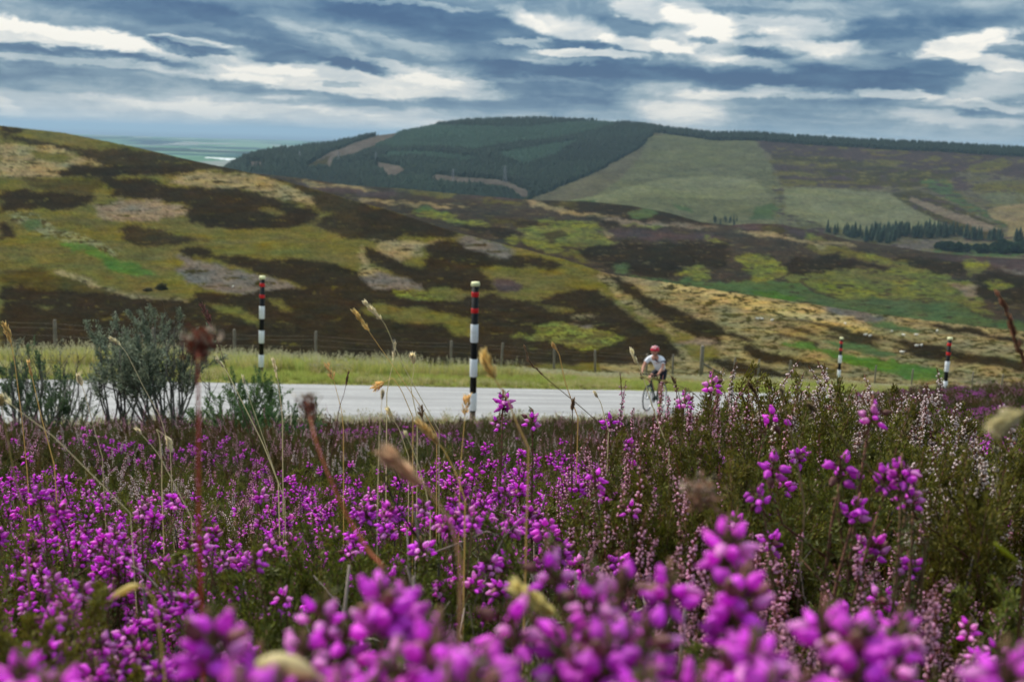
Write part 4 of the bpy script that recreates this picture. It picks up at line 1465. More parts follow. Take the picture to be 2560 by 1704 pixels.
def make_pole(L, rad, below):
    root = empty("snow_pole")
    zt = L + below
    g = G()
    g.lathe([(rad * 0.92, below - 0.02), (rad * 0.92, zt - 0.02)], 20)
    link("shaft", g.mesh("shaft", M_black, False), root)
    g = G()
    g.lathe([(rad * 0.80, -0.4), (rad * 0.82, below - 0.015)], 16)
    link("foot", g.mesh("foot", M_butt), root)
    g = G()
    g.lathe([(rad * 1.10, zt - 0.07), (rad * 1.20, zt - 0.06), (rad * 1.22, zt - 0.015), (rad * 1.05, zt + 0.004)], 20)
    link("cap", g.mesh("cap", M_cap), root)
    for nm, a, b, m in BANDS:
        g = G()
        rr = rad * (1.06 if nm == "white_band" else 1.02)
        g.lathe([(rr * 0.97, zt - b * L), (rr, zt - b * L + .004), (rr, zt - a * L - .004), (rr * 0.97, zt - a * L)], 20)
        link(nm, g.mesh(nm, m), root)
    return root


POLE_L = 328 / F0 * 19.5 * 1.0
# (top px, py in the 2356 survey), distance, lean
POLES = [(1094, 649, 19.3, 19.5, "snow pole nearest the camera, standing before the pale road"),
         (597, 635, 27.4, 27.7, "snow pole on the far verge beside the broom bush"),
         (2186, 776, 33.6, 33.7, "snow pole behind the heather brow, rightmost of the four"),
         (1938, 776, 45.1, 45.2, "smallest and most distant snow pole, behind the pale ling bush")]
prp = make_pole(POLE_L, 0.066, 0.28)
for k, (qx, qy, Y, _, lab) in enumerate(POLES):
    top = at(qx, qy, Y)
    gz = float(ground_z(top[0], top[1])) - 0.03
    o = prp if k == 0 else copy_thing(prp, (0, 0, 0))
    Lz = top[2] - gz
    o.location = (top[0], top[1], top[2] - (POLE_L + 0.28))
    o.rotation_euler = ((0, 0.0, 0.0), (0.0, 0.028, 0), (0.0, 0.0, 0), (0.0, -0.01, 0))[k]
    tag(o, lab, "snow pole", "striped snow poles along the road")
    print("pole", k, "foot above ground", top[2] - (POLE_L + 0.28) - gz)

# ------------------------------------------------------------------ wire fence
M_post = simple_mat("fence_wood", (0.20, 0.175, 0.145), 0.9, 0.1, 0, 0.35, 8, (0.10, 0.09, 0.06, 0.6), 0.4)
M_wire = simple_mat("fence_wire", (0.16, 0.155, 0.15), 0.6, 0.3, 0.3)
FENCE_T = 33.0


def s_at(pxs, t):
    a = ray(pxs * K, 850 * K)
    a = a[0] / a[1]
    return t * (0.69 + 0.72 * a) / (0.72 - 0.69 * a)


fence = empty("wire_fence", (0, 0, 0))
tag(fence, "post and wire fence of weathered grey posts behind the grassy verge", "fence")
posts = [3.0, 6.1, 9.2, 12.3, 15.5] + [s_at(x, FENCE_T) for x in (540, 727, 905, 1037, 1152, 1275, 1370, 1487, 1548, 1614, 1690, 1745, 1815, 1930, 2015, 2100, 2160, 2240, 2308)] + [92, 100, 108]
prev = None
strainer = s_at(1614, FENCE_T)
pm = {}
for s in posts:
    x, y = xy_ts(FENCE_T, s)
    z = float(ground_z(x, y))
    big = abs(s - strainer) < 0.1
    g = G()
    w = 0.11 if big else 0.055
    hgt = 1.75 if big else rng.uniform(1.18, 1.32)
    q = np.random.default_rng(int(abs(s) * 100))
    lean = q.normal(0, 0.03, 2)
    g.tube([(0, 0, -0.3), (lean[0] * .5, lean[1] * .5, hgt * .5), (lean[0], lean[1], hgt - 0.03), (lean[0], lean[1], hgt)], [w, w * .97, w * .93, w * .7], 7)
    o = link("post", g.mesh("post", M_post), fence)
    o.location = (x, y, z)
    if big:
        o['label'] = "thick strainer post"
        g = G()
        x2, y2 = xy_ts(FENCE_T, s + 2.6)
        z2 = float(ground_z(x2, y2))
        g.tube([(x, y, z + 0.85), (x2, y2, z2 + 0.05)], [0.06, 0.06], 7)
        link("brace", g.mesh("brace", M_post), fence)
for hh in (0.25, 0.5, 0.75, 0.98, 1.12):
    g = G()
    pts = []
    for a, bq in zip(posts[:-1], posts[1:]):
        for u in (0, 0.5):
            s = a + (bq - a) * u
            x, y = xy_ts(FENCE_T - 0.06, s)
            za = float(ground_z(*xy_ts(FENCE_T, a))) * (1 - u) + float(ground_z(*xy_ts(FENCE_T, bq))) * u
            pts.append((x, y, za + hh - 0.02 * (u > 0)))
    g.tube(pts, 0.0026, 3)
    link("wire", g.mesh("wire", M_wire), fence)

# ------------------------------------------------------------------ cyclist
M_skin = simple_mat("skin", (0.46, 0.22, 0.15), 0.55, 0.3, 0, 0.08, 30)
M_jersey = simple_mat("white_jersey", (0.76, 0.77, 0.82), 0.8, 0.2, 0, 0.05, 12, (0.5, 0.5, 0.58, 0.4), 0.3)
M_shorts = simple_mat("black_shorts", (0.010, 0.010, 0.018), 0.75, 0.25, 0, 0.2, 15)
M_maroon = simple_mat("maroon_band", (0.055, 0.018, 0.04), 0.8, 0.2)
M_helmet = simple_mat("red_helmet", (0.60, 0.018, 0.05), 0.35, 0.45, 0, 0.15, 12)
M_helmet2 = simple_mat("pale_helmet_trim", (0.75, 0.55, 0.55), 0.4, 0.4)
M_shoe = simple_mat("neon_shoe", (0.60, 0.78, 0.10), 0.6, 0.3)
M_sock = simple_mat("black_sock", (0.015, 0.015, 0.018), 0.9, 0.1)
M_frame = simple_mat("dark_green_frame", (0.010, 0.045, 0.028), 0.35, 0.5, 0.2)
M_tyre = simple_mat("tyre_rubber", (0.018, 0.018, 0.018), 0.85, 0.2)
M_alloy = simple_mat("bike_alloy", (0.45, 0.46, 0.48), 0.35, 0.5, 0.8)
M_tape = simple_mat("black_bar_tape", (0.012, 0.011, 0.011), 0.8, 0.2)
M_hair = simple_mat("brown_hair", (0.06, 0.04, 0.03), 0.8, 0.2)
M_eye = simple_mat("eye", (0.03, 0.02, 0.02), 0.3, 0.5)


def skin_obj(name, joints, edges, mat, parent, sub=2, root=0):
    """joints: list of (x, y, z, r or (rx, ry))"""
    me = bpy.data.meshes.new(name)
    me.from_pydata([j[:3] for j in joints], edges, [])
    o = link(name, me, parent)
    me.materials.append(mat)
    md = o.modifiers.new("skin", 'SKIN')
    for i, j in enumerate(joints):
        r = j[3]
        me.skin_vertices[0].data[i].radius = r if isinstance(r, tuple) else (r, r)
        me.skin_vertices[0].data[i].use_root = (i == root)
    md.use_smooth_shade = True
    ss = o.modifiers.new("sub", 'SUBSURF')
    ss.levels = ss.render_levels = sub
    return o


def build_bike(loc, rz):
    root = empty("bicycle", loc, rz)
    tag(root, "dark road bicycle with drop bars under the cyclist on the pale road", "bicycle")
    ra, fa, bb = np.array((-0.41, 0, .34)), np.array((0.59, 0, .34)), np.array((0, 0, .27))
    seat_t, head_t, head_b = np.array((-0.16, 0, .80)), np.array((0.40, 0, .86)), np.array((0.44, 0, .70))
    g = G()
    for a, b, r in ((bb, seat_t, .016), (bb, head_b, .021), (seat_t - (0, 0, .03), head_t, .016), (head_t, head_b, .021)):
        g.tube([a, b], [r, r], 8)
    for s in (1, -1):
        off = np.array((0, s * .05, 0))
        g.tube([bb + off * .6, ra + off], [.010, .010], 6)
        g.tube([seat_t + off * .3 - (0, 0, .05), ra + off], [.009, .009], 6)
    link("frame", g.mesh("frame", M_frame, True), root)
    g = G()
    for s in (1, -1):
        g.tube([head_b + (0, s * .02, 0), head_b + (0.02, s * .05, -.05), fa + (0, s * .05, 0)], [.016, .014, .009], 6)
    link("fork", g.mesh("fork", M_frame, True), root)
    for c in (ra, fa):
        g = G()
        a = np.linspace(0, 2 * np.pi, 41)
        g.tube(np.stack([c[0] + .325 * np.cos(a), np.zeros(41), c[2] + .325 * np.sin(a)], axis=1), .0155, 8, cap=False)
        wh = link("wheel", g.mesh("wheel", M_tyre, True), root)
        g = G()
        g.tube(np.stack([c[0] + .300 * np.cos(a), np.zeros(41), c[2] + .300 * np.sin(a)], axis=1), .012, 6, cap=False)
        link("rim", g.mesh("rim", M_alloy, True), wh)
        g = G()
        for k in range(20):
            t_ = k * 2 * np.pi / 20
            s = 0.03 if k % 2 else -0.03
            g.tube([(c[0] + .02 * math.cos(t_ + .5), s, c[2] + .02 * math.sin(t_ + .5)), (c[0] + .295 * math.cos(t_), 0, c[2] + .295 * math.sin(t_))], .0018, 3)
        link("spokes", g.mesh("spokes", M_alloy), wh)
        g = G()
        g.tube([c + (0, -.06, 0), c + (0, .06, 0)], [.022, .022], 8)
        link("hub", g.mesh("hub", M_alloy, True), wh)
    g = G()
    g.tube([head_t, head_t + (-.01, 0, .06), head_t + (.09, 0, .07)], [.018, .018, .016], 8)
    link("stem", g.mesh("stem", M_tape, True), root)
    g = G()
    for s in (1, -1):
        pts = [(.49, 0, .93), (.49, s * .12, .93), (.49, s * .20, .93), (.53, s * .215, .93), (.575, s * .215, .91), (.585, s * .218, .86), (.55, s * .22, .81), (.48, s * .222, .80)]
        g.tube(pts, .015, 8)
    hb = link("handlebar", g.mesh("handlebar", M_tape, True), root)
    for s in (1, -1):
        g = G()
        g.tube([(.56, s * .216, .915), (.61, s * .216, .945), (.63, s * .216, .985)], [.017, .018, .010], 7)
        g.tube([(.62, s * .216, .95), (.635, s * .222, .90), (.61, s * .225, .84)], [.007, .006, .005], 5)
        link("brake_lever", g.mesh("brake_lever", M_tape, True), hb)
    g = G()
    g.tube([seat_t, seat_t + (-.05, 0, .14)], [.014, .014], 8)
    link("seat_post", g.mesh("seat_post", M_alloy, True), root)
    g = G()
    g.tube([(-.34, 0, .955), (-.28, 0, .965), (-.18, 0, .962), (-.06, 0, .955)], [.055, .068, .036, .016], 8)
    VV = np.concatenate(g.V)
    VV[:, 2] = .96 + (VV[:, 2] - .96) * .45
    g.V = [VV]
    link("saddle", g.mesh("saddle", M_tape, True), root)
    g = G()
    g.lathe([(.085, -.003), (.085, .003)], 20, M=np.array([[1, 0, 0], [0, 0, -1], [0, 1, 0.0]]), loc=bb + (0, -.05, 0))
    ch = link("chainring", g.mesh("chainring", M_tape, False), root)
    for s, d in ((1, -1), (-1, 1)):
        g = G()
        g.tube([bb + (0, s * .06, 0), bb + (0.0, s * .075, d * .17)], [.012, .010], 6)
        cr = link("crank", g.mesh("crank", M_alloy, True), root)
        g = G()
        g.box(bb + (0.0, s * .115, d * .17), (.09, .08, .018))
        link("pedal", g.mesh("pedal", M_tape), cr)
    return root


def build_cyclist(loc, rz):
    root = empty("person", loc, rz)
    tag(root, "cyclist in white jersey, black shorts and red helmet riding along the pale road", "person")
    J, E = [], []

    def chain(pts, start=None):
        last = start
        for p in pts:
            J.append(p)
            if last is not None:
                E.append((last, len(J) - 1))
            last = len(J) - 1
        return last
    pel = chain([(-.20, 0, 1.00, (.135, .115))])
    spine = chain([(-.12, 0, 1.10, (.13, .105)), (.02, 0, 1.20, (.135, .105)), (.15, 0, 1.29, (.145, .11)), (.21, 0, 1.335, (.10, .085))], pel)
    chest = spine - 1
    neck = chain([(.285, 0, 1.40, .055), (.315, 0, 1.44, .055)], spine)
    head = chain([(.335, 0, 1.475, (.072, .078)), (.35, 0, 1.53, (.082, .092)), (.345, 0, 1.58, (.075, .085))], neck)
    chain([(.425, 0, 1.505, .014), (.437, 0, 1.497, .011)], head - 1)      # nose
    for s in (1, -1):
        chain([(.335, s * .092, 1.515, .016)], head - 1)                  # ears
        sh_ = chain([(.215, s * .115, 1.335, .075), (.235, s * .185, 1.315, .058), (.31, s * .235, 1.22, .046), (.365, s * .255, 1.13, .040), (.44, s * .245, 1.06, .038), (.52, s * .225, .99, .028), (.56, s * .218, .968, (.024, .030)), (.60, s * .216, .965, (.018, .032))], spine)
    # left leg down (his left), right leg up
    lf = chain([(-.175, .095, .97, .095), (-.06, .105, .80, .080), (.07, .11, .60, .060), (.055, .112, .53, .055), (.00, .115, .38, .052), (-.045, .115, .235, .036), (-.05, .115, .165, .036), (.02, .117, .130, .036), (.075, .12, .118, .028)], pel)
    rf = chain([(-.175, -.095, .98, .095), (.03, -.105, .915, .082), (.225, -.115, .835, .062), (.215, -.117, .77, .056), (.10, -.12, .66, .050), (-.04, -.12, .555, .036), (-.06, -.12, .50, .034), (.00, -.12, .475, .036), (.06, -.12, .462, .028)], pel)
    body = skin_obj("body", J, E, M_skin, root, 2, 0)
    # fingers closed over the hoods
    for s in (1, -1):
        for k, (fx, ln) in enumerate(((.585, .058), (.600, .064), (.615, .060), (.629, .048))):
            skin_obj("finger", [(fx - .012, s * .218, .975, .010), (fx, s * .236, .968, .0095), (fx + .006, s * .241, .968 - ln * .55, .009), (fx + .002, s * .230, .968 - ln, .0075)],
                     [(0, 1), (1, 2), (2, 3)], M_skin, body, 1, 0)
        skin_obj("thumb", [(.575, s * .205, .970, .011), (.60, s * .192, .965, .0105), (.618, s * .190, .950, .009)], [(0, 1), (1, 2)], M_skin, body, 1, 0)
    for s in (1, -1):
        g = G()
        g.ball((.424, s * .033, 1.525), (.012, .016, .010), 8, 6)
        link("eye", g.mesh("eye", M_eye, True), root)
    g = G()
    g.tube([(.425, .022, 1.463), (.43, 0, 1.462), (.425, -.022, 1.463)], [.006, .008, .006], 6)
    link("mouth", g.mesh("mouth", M_maroon, True), root)
    # jersey
    J2, E2 = [], []
    J2 += [(-.17, 0, 1.035, (.148, .128)), (-.10, 0, 1.12, (.150, .125)), (.02, 0, 1.21, (.152, .122)), (.14, 0, 1.295, (.160, .122)), (.205, 0, 1.345, (.118, .098)), (.25, 0, 1.375, (.066, .066))]
    E2 += [(i, i + 1) for i in range(5)]
    for s in (1, -1):
        b0 = len(J2)
        J2 += [(.213, s * .12, 1.338, .090), (.238, s * .19, 1.312, .074), (.285, s * .222, 1.250, .064), (.315, s * .238, 1.205, .061)]
        E2 += [(4, b0), (b0, b0 + 1), (b0 + 1, b0 + 2), (b0 + 2, b0 + 3)]
    jer = skin_obj("jersey", J2, E2, M_jersey, root, 2, 0)
    g = G()
    g.tube([(.268, .224, 1.262), (.286, .233, 1.236)], [.078, .076], 12)
    link("sleeve_band", g.mesh("sleeve_band", M_maroon, True), jer)
    g = G()
    for u0, u1 in ((-.02, .11),):
        pts = [(.305, .0, 1.335), (.318, .035, 1.30), (.318, .075, 1.27), (.300, .12, 1.255)]
        g.tube(pts, [.010, .016, .018, .014], 6)
    link("chest_stripe", g.mesh("chest_stripe", M_maroon, True), jer)
    # shorts
    J3 = [(-.20, 0, .985, (.150, .130)), (-.155, 0, 1.045, (.145, .122)), (-.17, .098, .96, .106), (-.06, .106, .80, .092), (.035, .11, .66, .076), (-.17, -.098, .97, .106), (.03, -.106, .912, .094), (.17, -.113, .86, .078)]
    E3 = [(0, 1), (0, 2), (2, 3), (3, 4), (0, 5), (5, 6), (6, 7)]
    skin_obj("shorts", J3, E3, M_shorts, root, 2, 0)
    for s, pts in ((1, [(-.06, .116, .150, .046), (.01, .118, .135, .048), (.085, .122, .120, .040)]), (-1, [(-.075, -.12, .490, .044), (0, -.12, .478, .046), (.07, -.12, .466, .038)])):
        skin_obj("shoe", pts, [(0, 1), (1, 2)], M_shoe, root, 2, 0)
    for s, pts in ((1, [(-.047, .115, .25, .041), (-.05, .115, .185, .041)]), (-1, [(-.02, -.12, .575, .041), (-.055, -.12, .52, .040)])):
        skin_obj("sock", pts, [(0, 1)], M_sock, root, 1, 0)
    # helmet
    g = G()
    n, m = 18, 9
    for i in range(n):
        pass
    ctr = np.array((.335, 0, 1.555))
    th = np.linspace(0, math.pi * .56, m)
    VV, TT = [], []
    for i, a in enumerate(th):
        for j in range(n):
            ph = 2 * math.pi * j / n
            rr = 1.0 + 0.03 * math.cos(ph * 6) * math.sin(a)
            VV.append((ctr[0] + .142 * rr * math.sin(a) * math.cos(ph), .105 * rr * math.sin(a) * math.sin(ph), ctr[2] + .105 * math.cos(a)))
    for i in range(m - 1):
        for j in range(n):
            a, b = i * n + j, i * n + (j + 1) % n
            TT += [(a, a + n, b + n), (a, b + n, b)]
    g.add(VV, TT, (.6, 0, 0))
    hel = link("helmet", g.mesh("helmet", M_helmet, True), root)
    for s in (-.055, 0, .055):
        g = G()
        pts = []
        for a in np.linspace(-1.15, 1.2, 9):
            pts.append((ctr[0] + .146 * math.sin(a), s * (1 - .12 * abs(a)), ctr[2] + .108 * math.cos(a) * math.sqrt(max(0, 1 - (s / .11) ** 2))))
        g.tube(pts, .011, 5)
        link("vent_rib", g.mesh("vent_rib", M_helmet2, True), hel)
    for s in (1, -1):
        g = G()
        g.tube([(.345, s * .10, 1.53), (.355, s * .088, 1.46), (.375, s * .02, 1.425)], .005, 4)
        link("strap", g.mesh("strap", M_tape), hel)
    return root


cpos = at(1507, 950, 25.4)
cx, cyv = cpos[0], cpos[1]
cz = float(road_z(cx, cyv)) + 0.015
head_rz = math.atan2(-RD[1], -RD[0]) + 0.30
slope = math.atan(ROAD_GRADE)
bike = build_bike((cx, cyv, cz), head_rz)
rider = build_cyclist((cx, cyv, cz), head_rz)
for o in (bike, rider):
    o.rotation_mode = 'XYZ'
    o.rotation_euler = (0.03, -slope * 0.9, head_rz)
    o.scale = (0.94,) * 3

# ------------------------------------------------------------------ plants: builders
def stem_line(base, tip, bend, rng, n=7):
    base, tip = np.asarray(base, float), np.asarray(tip, float)
    u = np.linspace(0, 1, n)[:, None]
    P = base + (tip - base) * u
    side = np.array((tip[0] - base[0], tip[1] - base[1], 0.0))
    P = P + np.sin(u * math.pi) * (side * bend + rng.normal(0, .012, 3)) + np.cumsum(rng.normal(0, .0015, (n, 3)), axis=0)
    return P


def along(P, u):
    """points and directions at fractions u of a polyline"""
    k = u * (len(P) - 1)
    i = np.clip(k.astype(int), 0, len(P) - 2)
    f = (k - i)[:, None]
    return P[i] * (1 - f) + P[i + 1] * f, P[i + 1] - P[i]


BELL_PROF = [(0.25, 0.0), (0.70, 0.10), (1.0, 0.30), (0.95, 0.48), (0.66, 0.72), (0.34, 0.92), (0.46, 1.0)]


def bell_cluster(seed, n=11, fresh=1.0):
    """head of bell heather: drooping urn flowers round the stem tip; origin at its foot, axis +z"""
    r = np.random.default_rng(seed)
    g = G()
    L = r.uniform(0.011, 0.021)
    for k in range(n):
        z = L * (0.15 + 0.75 * (k + r.uniform(-.4, .4)) / n)
        ph = k * 2.4 + r.uniform(-.5, .5)
        tilt = math.radians(r.uniform(15, 90) + 50 * (1 - k / n))
        d = np.array((math.sin(tilt) * math.cos(ph), math.sin(tilt) * math.sin(ph), math.cos(tilt)))
        o = np.array((math.cos(ph), math.sin(ph), 0)) * r.uniform(.0025, .0065) + (0, 0, z)
        ln, rad = r.uniform(.0062, .0086), r.uniform(.0023, .0030)
        q = r.uniform(0, 1)
        if q < 0.80:
            c = np.array((0.80, 0.095, 0.82)) * r.uniform(0.75, 1.25)
            c = c + r.uniform(0, 1) * np.array((0.06, 0.02, -0.02))
        elif q < 0.93:
            c = np.array((0.84, 0.32, 0.74)) * r.uniform(.9, 1.15)
        else:
            c = np.array((0.30, 0.13, 0.12)) * r.uniform(.6, 1.3)
        cc = np.stack([c * (0.55, 0.6, 0.5), c * (0.8, .8, .75), c, c * 1.08, c * 1.1, c * 0.9, c * (1.15, 1.6, 1.1)])
        nv0 = g.n
        g.lathe([(rad * a, ln * b) for a, b in BELL_PROF], 8, np.clip(cc, 0, 1), None, (0, 0, 0))
        Vb = g.V[-1]
        an = np.arctan2(Vb[:, 1], Vb[:, 0])
        Vb[:, :2] *= (1 + .17 * np.cos(4 * an) * (Vb[:, 2:3].ravel() / ln))[:, None] * np.array((1.0, r.uniform(.78, 1.0)))
        Vb[:, 0] += .14 * ln * (Vb[:, 2] / ln) ** 2 * r.uniform(-1, 1)
        g.V[-1] = Vb @ basis(d).T + o
        g.tube([(0, 0, z - .003), o], [.0005, .0005], 3, (0.20, 0.04, 0.06), cap=False)
    # leafy tip
    n = 14
    P = np.zeros((n, 3))
    P[:, 2] = L * r.uniform(.6, 1.02, n)
    D_ = r.normal(size=(n, 3)) * .7 + (0, 0, 1.0)
    g.leaves(P, D_, .0055, .0011, np.array((0.10, 0.075, 0.03)) * r.uniform(.6, 1.4, (n, 1)), r)
    g.tube([(0, 0, -.01), (0, 0, L)], [.0009, .0006], 4, (0.16, 0.07, 0.04))
    return g


def bell_plant(seed, h=0.32, spread=0.12, nst=7, dens=1.0):
    """returns stems, foliage and flower-head places of one clump of bell heather"""
    r = np.random.default_rng(seed)
    st, fo, tips = G(), G(), []
    for k in range(nst):
        a, rho = k * 2.4 + r.uniform(-.4, .4), spread * math.sqrt((k + .6) / nst)
        b = np.array((math.cos(a) * .02, math.sin(a) * .02, -.03))
        tip = np.array((math.cos(a) * rho, math.sin(a) * rho, h * r.uniform(.78, 1.04)))
        P = stem_line(b, tip, .35, r)
        st.tube(P, np.linspace(.0020, .0008, len(P)), 4, np.linspace(0, 1, len(P))[:, None] * np.array((0.10, 0.035, 0.015)) + np.array((0.07, 0.05, 0.038)))
        lines = [(P, .35)]
        dirn = P[-1] - P[-2]
        tips.append((P[-1], dirn / np.linalg.norm(dirn)))
        for q in range(r.integers(1, 4)):
            u = r.uniform(.4, .75)
            p0, _ = along(P, np.array([u]))
            a2 = r.uniform(0, 6.28)
            t2 = p0[0] + np.array((math.cos(a2) * .035, math.sin(a2) * .035, r.uniform(.04, .10) * h / .3))
            P2 = stem_line(p0[0], t2, .3, r, 4)
            st.tube(P2, np.linspace(.0012, .0006, 4), 3, (0.11, 0.06, 0.035))
            lines.append((P2, .05))
            if r.uniform() < .8:
                dd = P2[-1] - P2[-2]
                tips.append((P2[-1], dd / np.linalg.norm(dd)))
        for PL, u0 in lines:
            ln = np.linalg.norm(PL[-1] - PL[0])
            m = int(360 * dens * ln / .3 * (1 - u0) / .65)
            u = r.uniform(u0, .99, m)
            p, d = along(PL, u)
            d = d / np.linalg.norm(d, axis=1, keepdims=True)
            D_ = d * .9 + r.normal(0, .75, (m, 3))
            base = np.array((0.105, 0.125, 0.028)) * r.uniform(.5, 1.5, (m, 1))
            rust = r.uniform(size=(m, 1)) < .10
            base = np.where(rust, np.array((0.13, 0.07, 0.03)) * r.uniform(.6, 1.2, (m, 1)), base)
            fo.leaves(p + r.normal(0, .0015, (m, 3)), D_, r.uniform(.0045, .0075, m), .0012, base, r)
    return st, fo, tips


def ling_spike(seed, L=0.095, pale=0.5, red=0.5, bloom=1.0):
    """upright flowering shoot of ling: tiny pale bells on a leafy brown shoot"""
    r = np.random.default_rng(seed)
    g = G()
    P = stem_line((0, 0, 0), (r.normal(0, .006), r.normal(0, .006), L), .2, r, 5)
    g.tube(P, np.linspace(.0010, .0005, 5), 3, np.array((0.15, 0.06, 0.03)) * (1 - red) + np.array((0.17, 0.035, 0.025)) * red)
    m = 120
    u = r.uniform(0, 1, m)
    p, d = along(P, u)
    d /= np.linalg.norm(d, axis=1, keepdims=True)
    col = np.where((u > .45)[:, None], np.array((0.15, 0.075, 0.03)) * (1 - red * .4), np.array((0.075, 0.095, 0.018))) * r.uniform(.6, 1.4, (m, 1))
    g.leaves(p, d * 1.2 + r.normal(0, .55, (m, 3)), r.uniform(.003, .0048, m), .0014, col, r)
    n = int(46 * bloom)
    u = np.sort(r.uniform(.28, .97, n))
    p, d = along(P, u)
    ph = np.arange(n) * 2.4
    for k in range(n):
        size = (0.0050 - 0.0018 * u[k]) * r.uniform(.8, 1.2)
        dd = np.array((math.cos(ph[k]), math.sin(ph[k]), r.uniform(-.5, .2)))
        c = (np.array((0.86, 0.42, 0.60)) * (1 - pale) + np.array((0.86, 0.74, 0.70)) * pale) * r.uniform(.75, 1.1)
        if r.uniform() < .18:
            c = np.array((0.30, 0.13, 0.10)) * r.uniform(.7, 1.2)
        B = basis(dd)
        o = p[k] + dd * .0012
        V = np.array([(0, 0, 0), (.46, 0, .5), (0, .46, .5), (-.46, 0, .5), (0, -.46, .5), (0, 0, 1.0)]) * size * (1.15, 1.15, 1.0)
        T = [(0, 2, 1), (0, 3, 2), (0, 4, 3), (0, 1, 4), (5, 1, 2), (5, 2, 3), (5, 3, 4), (5, 4, 1)]
        cc = np.stack([c * .6] + [c] * 4 + [np.clip(c * 1.08, 0, 1)])
        g.add(V @ B.T + o, T, np.clip(cc, 0, 1))
    return g


def ling_plant(seed, h=0.36, spread=0.16, nst=12, green=(0.095, 0.120, 0.016), shoots=9, dens=340):
    """woody stems, feathery green shoots and the places of the flowering spikes"""
    r = np.random.default_rng(seed)
    st, fo, tips = G(), G(), []
    for k in range(nst):
        a, rho = k * 2.4 + r.uniform(-.4, .4), spread * math.sqrt((k + .5) / nst)
        P = stem_line((math.cos(a) * .03, math.sin(a) * .03, -.04), (math.cos(a) * rho, math.sin(a) * rho, h * r.uniform(.52, .72)), .5, r)
        st.tube(P, np.linspace(.0042, .0014, len(P)), 5, np.array((0.060, 0.050, 0.045)) * r.uniform(.7, 1.4))
        for q in range(shoots):
            u = r.uniform(.38, 1.0)
            p0, d0 = along(P, np.array([u]))
            a2 = r.uniform(0, 6.28)
            l2 = r.uniform(.05, .11) * h / .36
            t2 = p0[0] + np.array((math.cos(a2) * l2 * .55, math.sin(a2) * l2 * .55, l2))
            P2 = stem_line(p0[0], t2, .4, r, 4)
            st.tube(P2, np.linspace(.0013, .0006, 4), 3, (0.12, 0.065, 0.035))
            m = dens
            uu = r.uniform(.05, 1, m)
            p, d = along(P2, uu)
            d /= np.linalg.norm(d, axis=1, keepdims=True)
            # short side sprays give the feathery outline
            off = r.normal(0, 1, (m, 3)) * (.0026 + .0085 * (1 - uu[:, None]) * r.uniform(0, 1, (m, 1)))
            fo.leaves(p + off, d * 1.1 + off * 60 + r.normal(0, .4, (m, 3)), r.uniform(.0045, .008, m), .0022, np.array(green) * r.uniform(.45, 1.5, (m, 1)) + r.uniform(0, .012, (m, 3)), r)
            dd = P2[-1] - P2[-2]
            tips.append((P2[-1], dd / np.linalg.norm(dd) + (0, 0, .8)))
    return st, fo, tips


# shared meshes
CLUSTERS = [bell_cluster(300 + s, n) for s, n in enumerate((11, 14, 9, 12, 17, 8))]
CL_ME = [g.mesh("flower_cluster", M_bell, True) for g in CLUSTERS]
SP_SETS = dict(
    pink=[ling_spike(330 + s, 0.080 + .012 * s, 0.10, 0.55, 1.0) for s in range(4)],
    white=[ling_spike(340 + s, 0.065 + .012 * s, 0.90, 0.25, 0.95) for s in range(4)],
    red=[ling_spike(350 + s, 0.090 + .012 * s, 0.22, 0.9, 0.62) for s in range(4)])
SP_ME = {k: [g.mesh("flower_spike", M_lingf) for g in v] for k, v in SP_SETS.items()}


def bell_thing(seed, h, spread, nst):
    r = np.random.default_rng(seed + 9000)
    st, fo, tips = bell_plant(seed, h, spread, nst)
    root = empty("bell_heather")
    link("stems", st.mesh("stems", M_stem), root)
    link("foliage", fo.mesh("foliage", M_leaf), root)
    for p, d in tips:
        o = link("flower_cluster", CL_ME[r.integers(len(CL_ME))], root)
        o.location = tuple(p - d * .022)
        d = d + r.normal(0, .12, 3)
        o.rotation_mode = 'QUATERNION'
        o.rotation_quaternion = Vector(d).to_track_quat('Z', 'Y')
        s = r.uniform(.85, 1.18)
        o.scale = (s, s, s)
    return root


def ling_thing(seed, h, spread, nst, kind, green=(0.095, 0.120, 0.016), frac=0.8, shoots=9, dens=340, up=0.0, sps=1.0):
    r = np.random.default_rng(seed + 9500)
    st, fo, tips = ling_plant(seed, h, spread, nst, green, shoots, dens)
    root = empty("ling_heather")
    link("stems", st.mesh("stems", M_stem), root)
    link("foliage", fo.mesh("foliage", M_leaf), root)
    tips = sorted(tips, key=lambda q: -q[0][2])
    for p, d in tips[:int(len(tips) * frac)]:
        if kind == 'none':
            break
        o = link("flower_spike", SP_ME[kind][r.integers(4)], root)
        o.location = tuple(p - d / np.linalg.norm(d) * .012)
        o.rotation_mode = 'QUATERNION'
        o.rotation_quaternion = Vector(d + r.normal(0, .14, 3) + np.array((0, 0, up))).to_track_quat('Z', 'Y')
        s = r.uniform(.75, 1.2) * sps
        o.scale = (s, s, s)
    return root


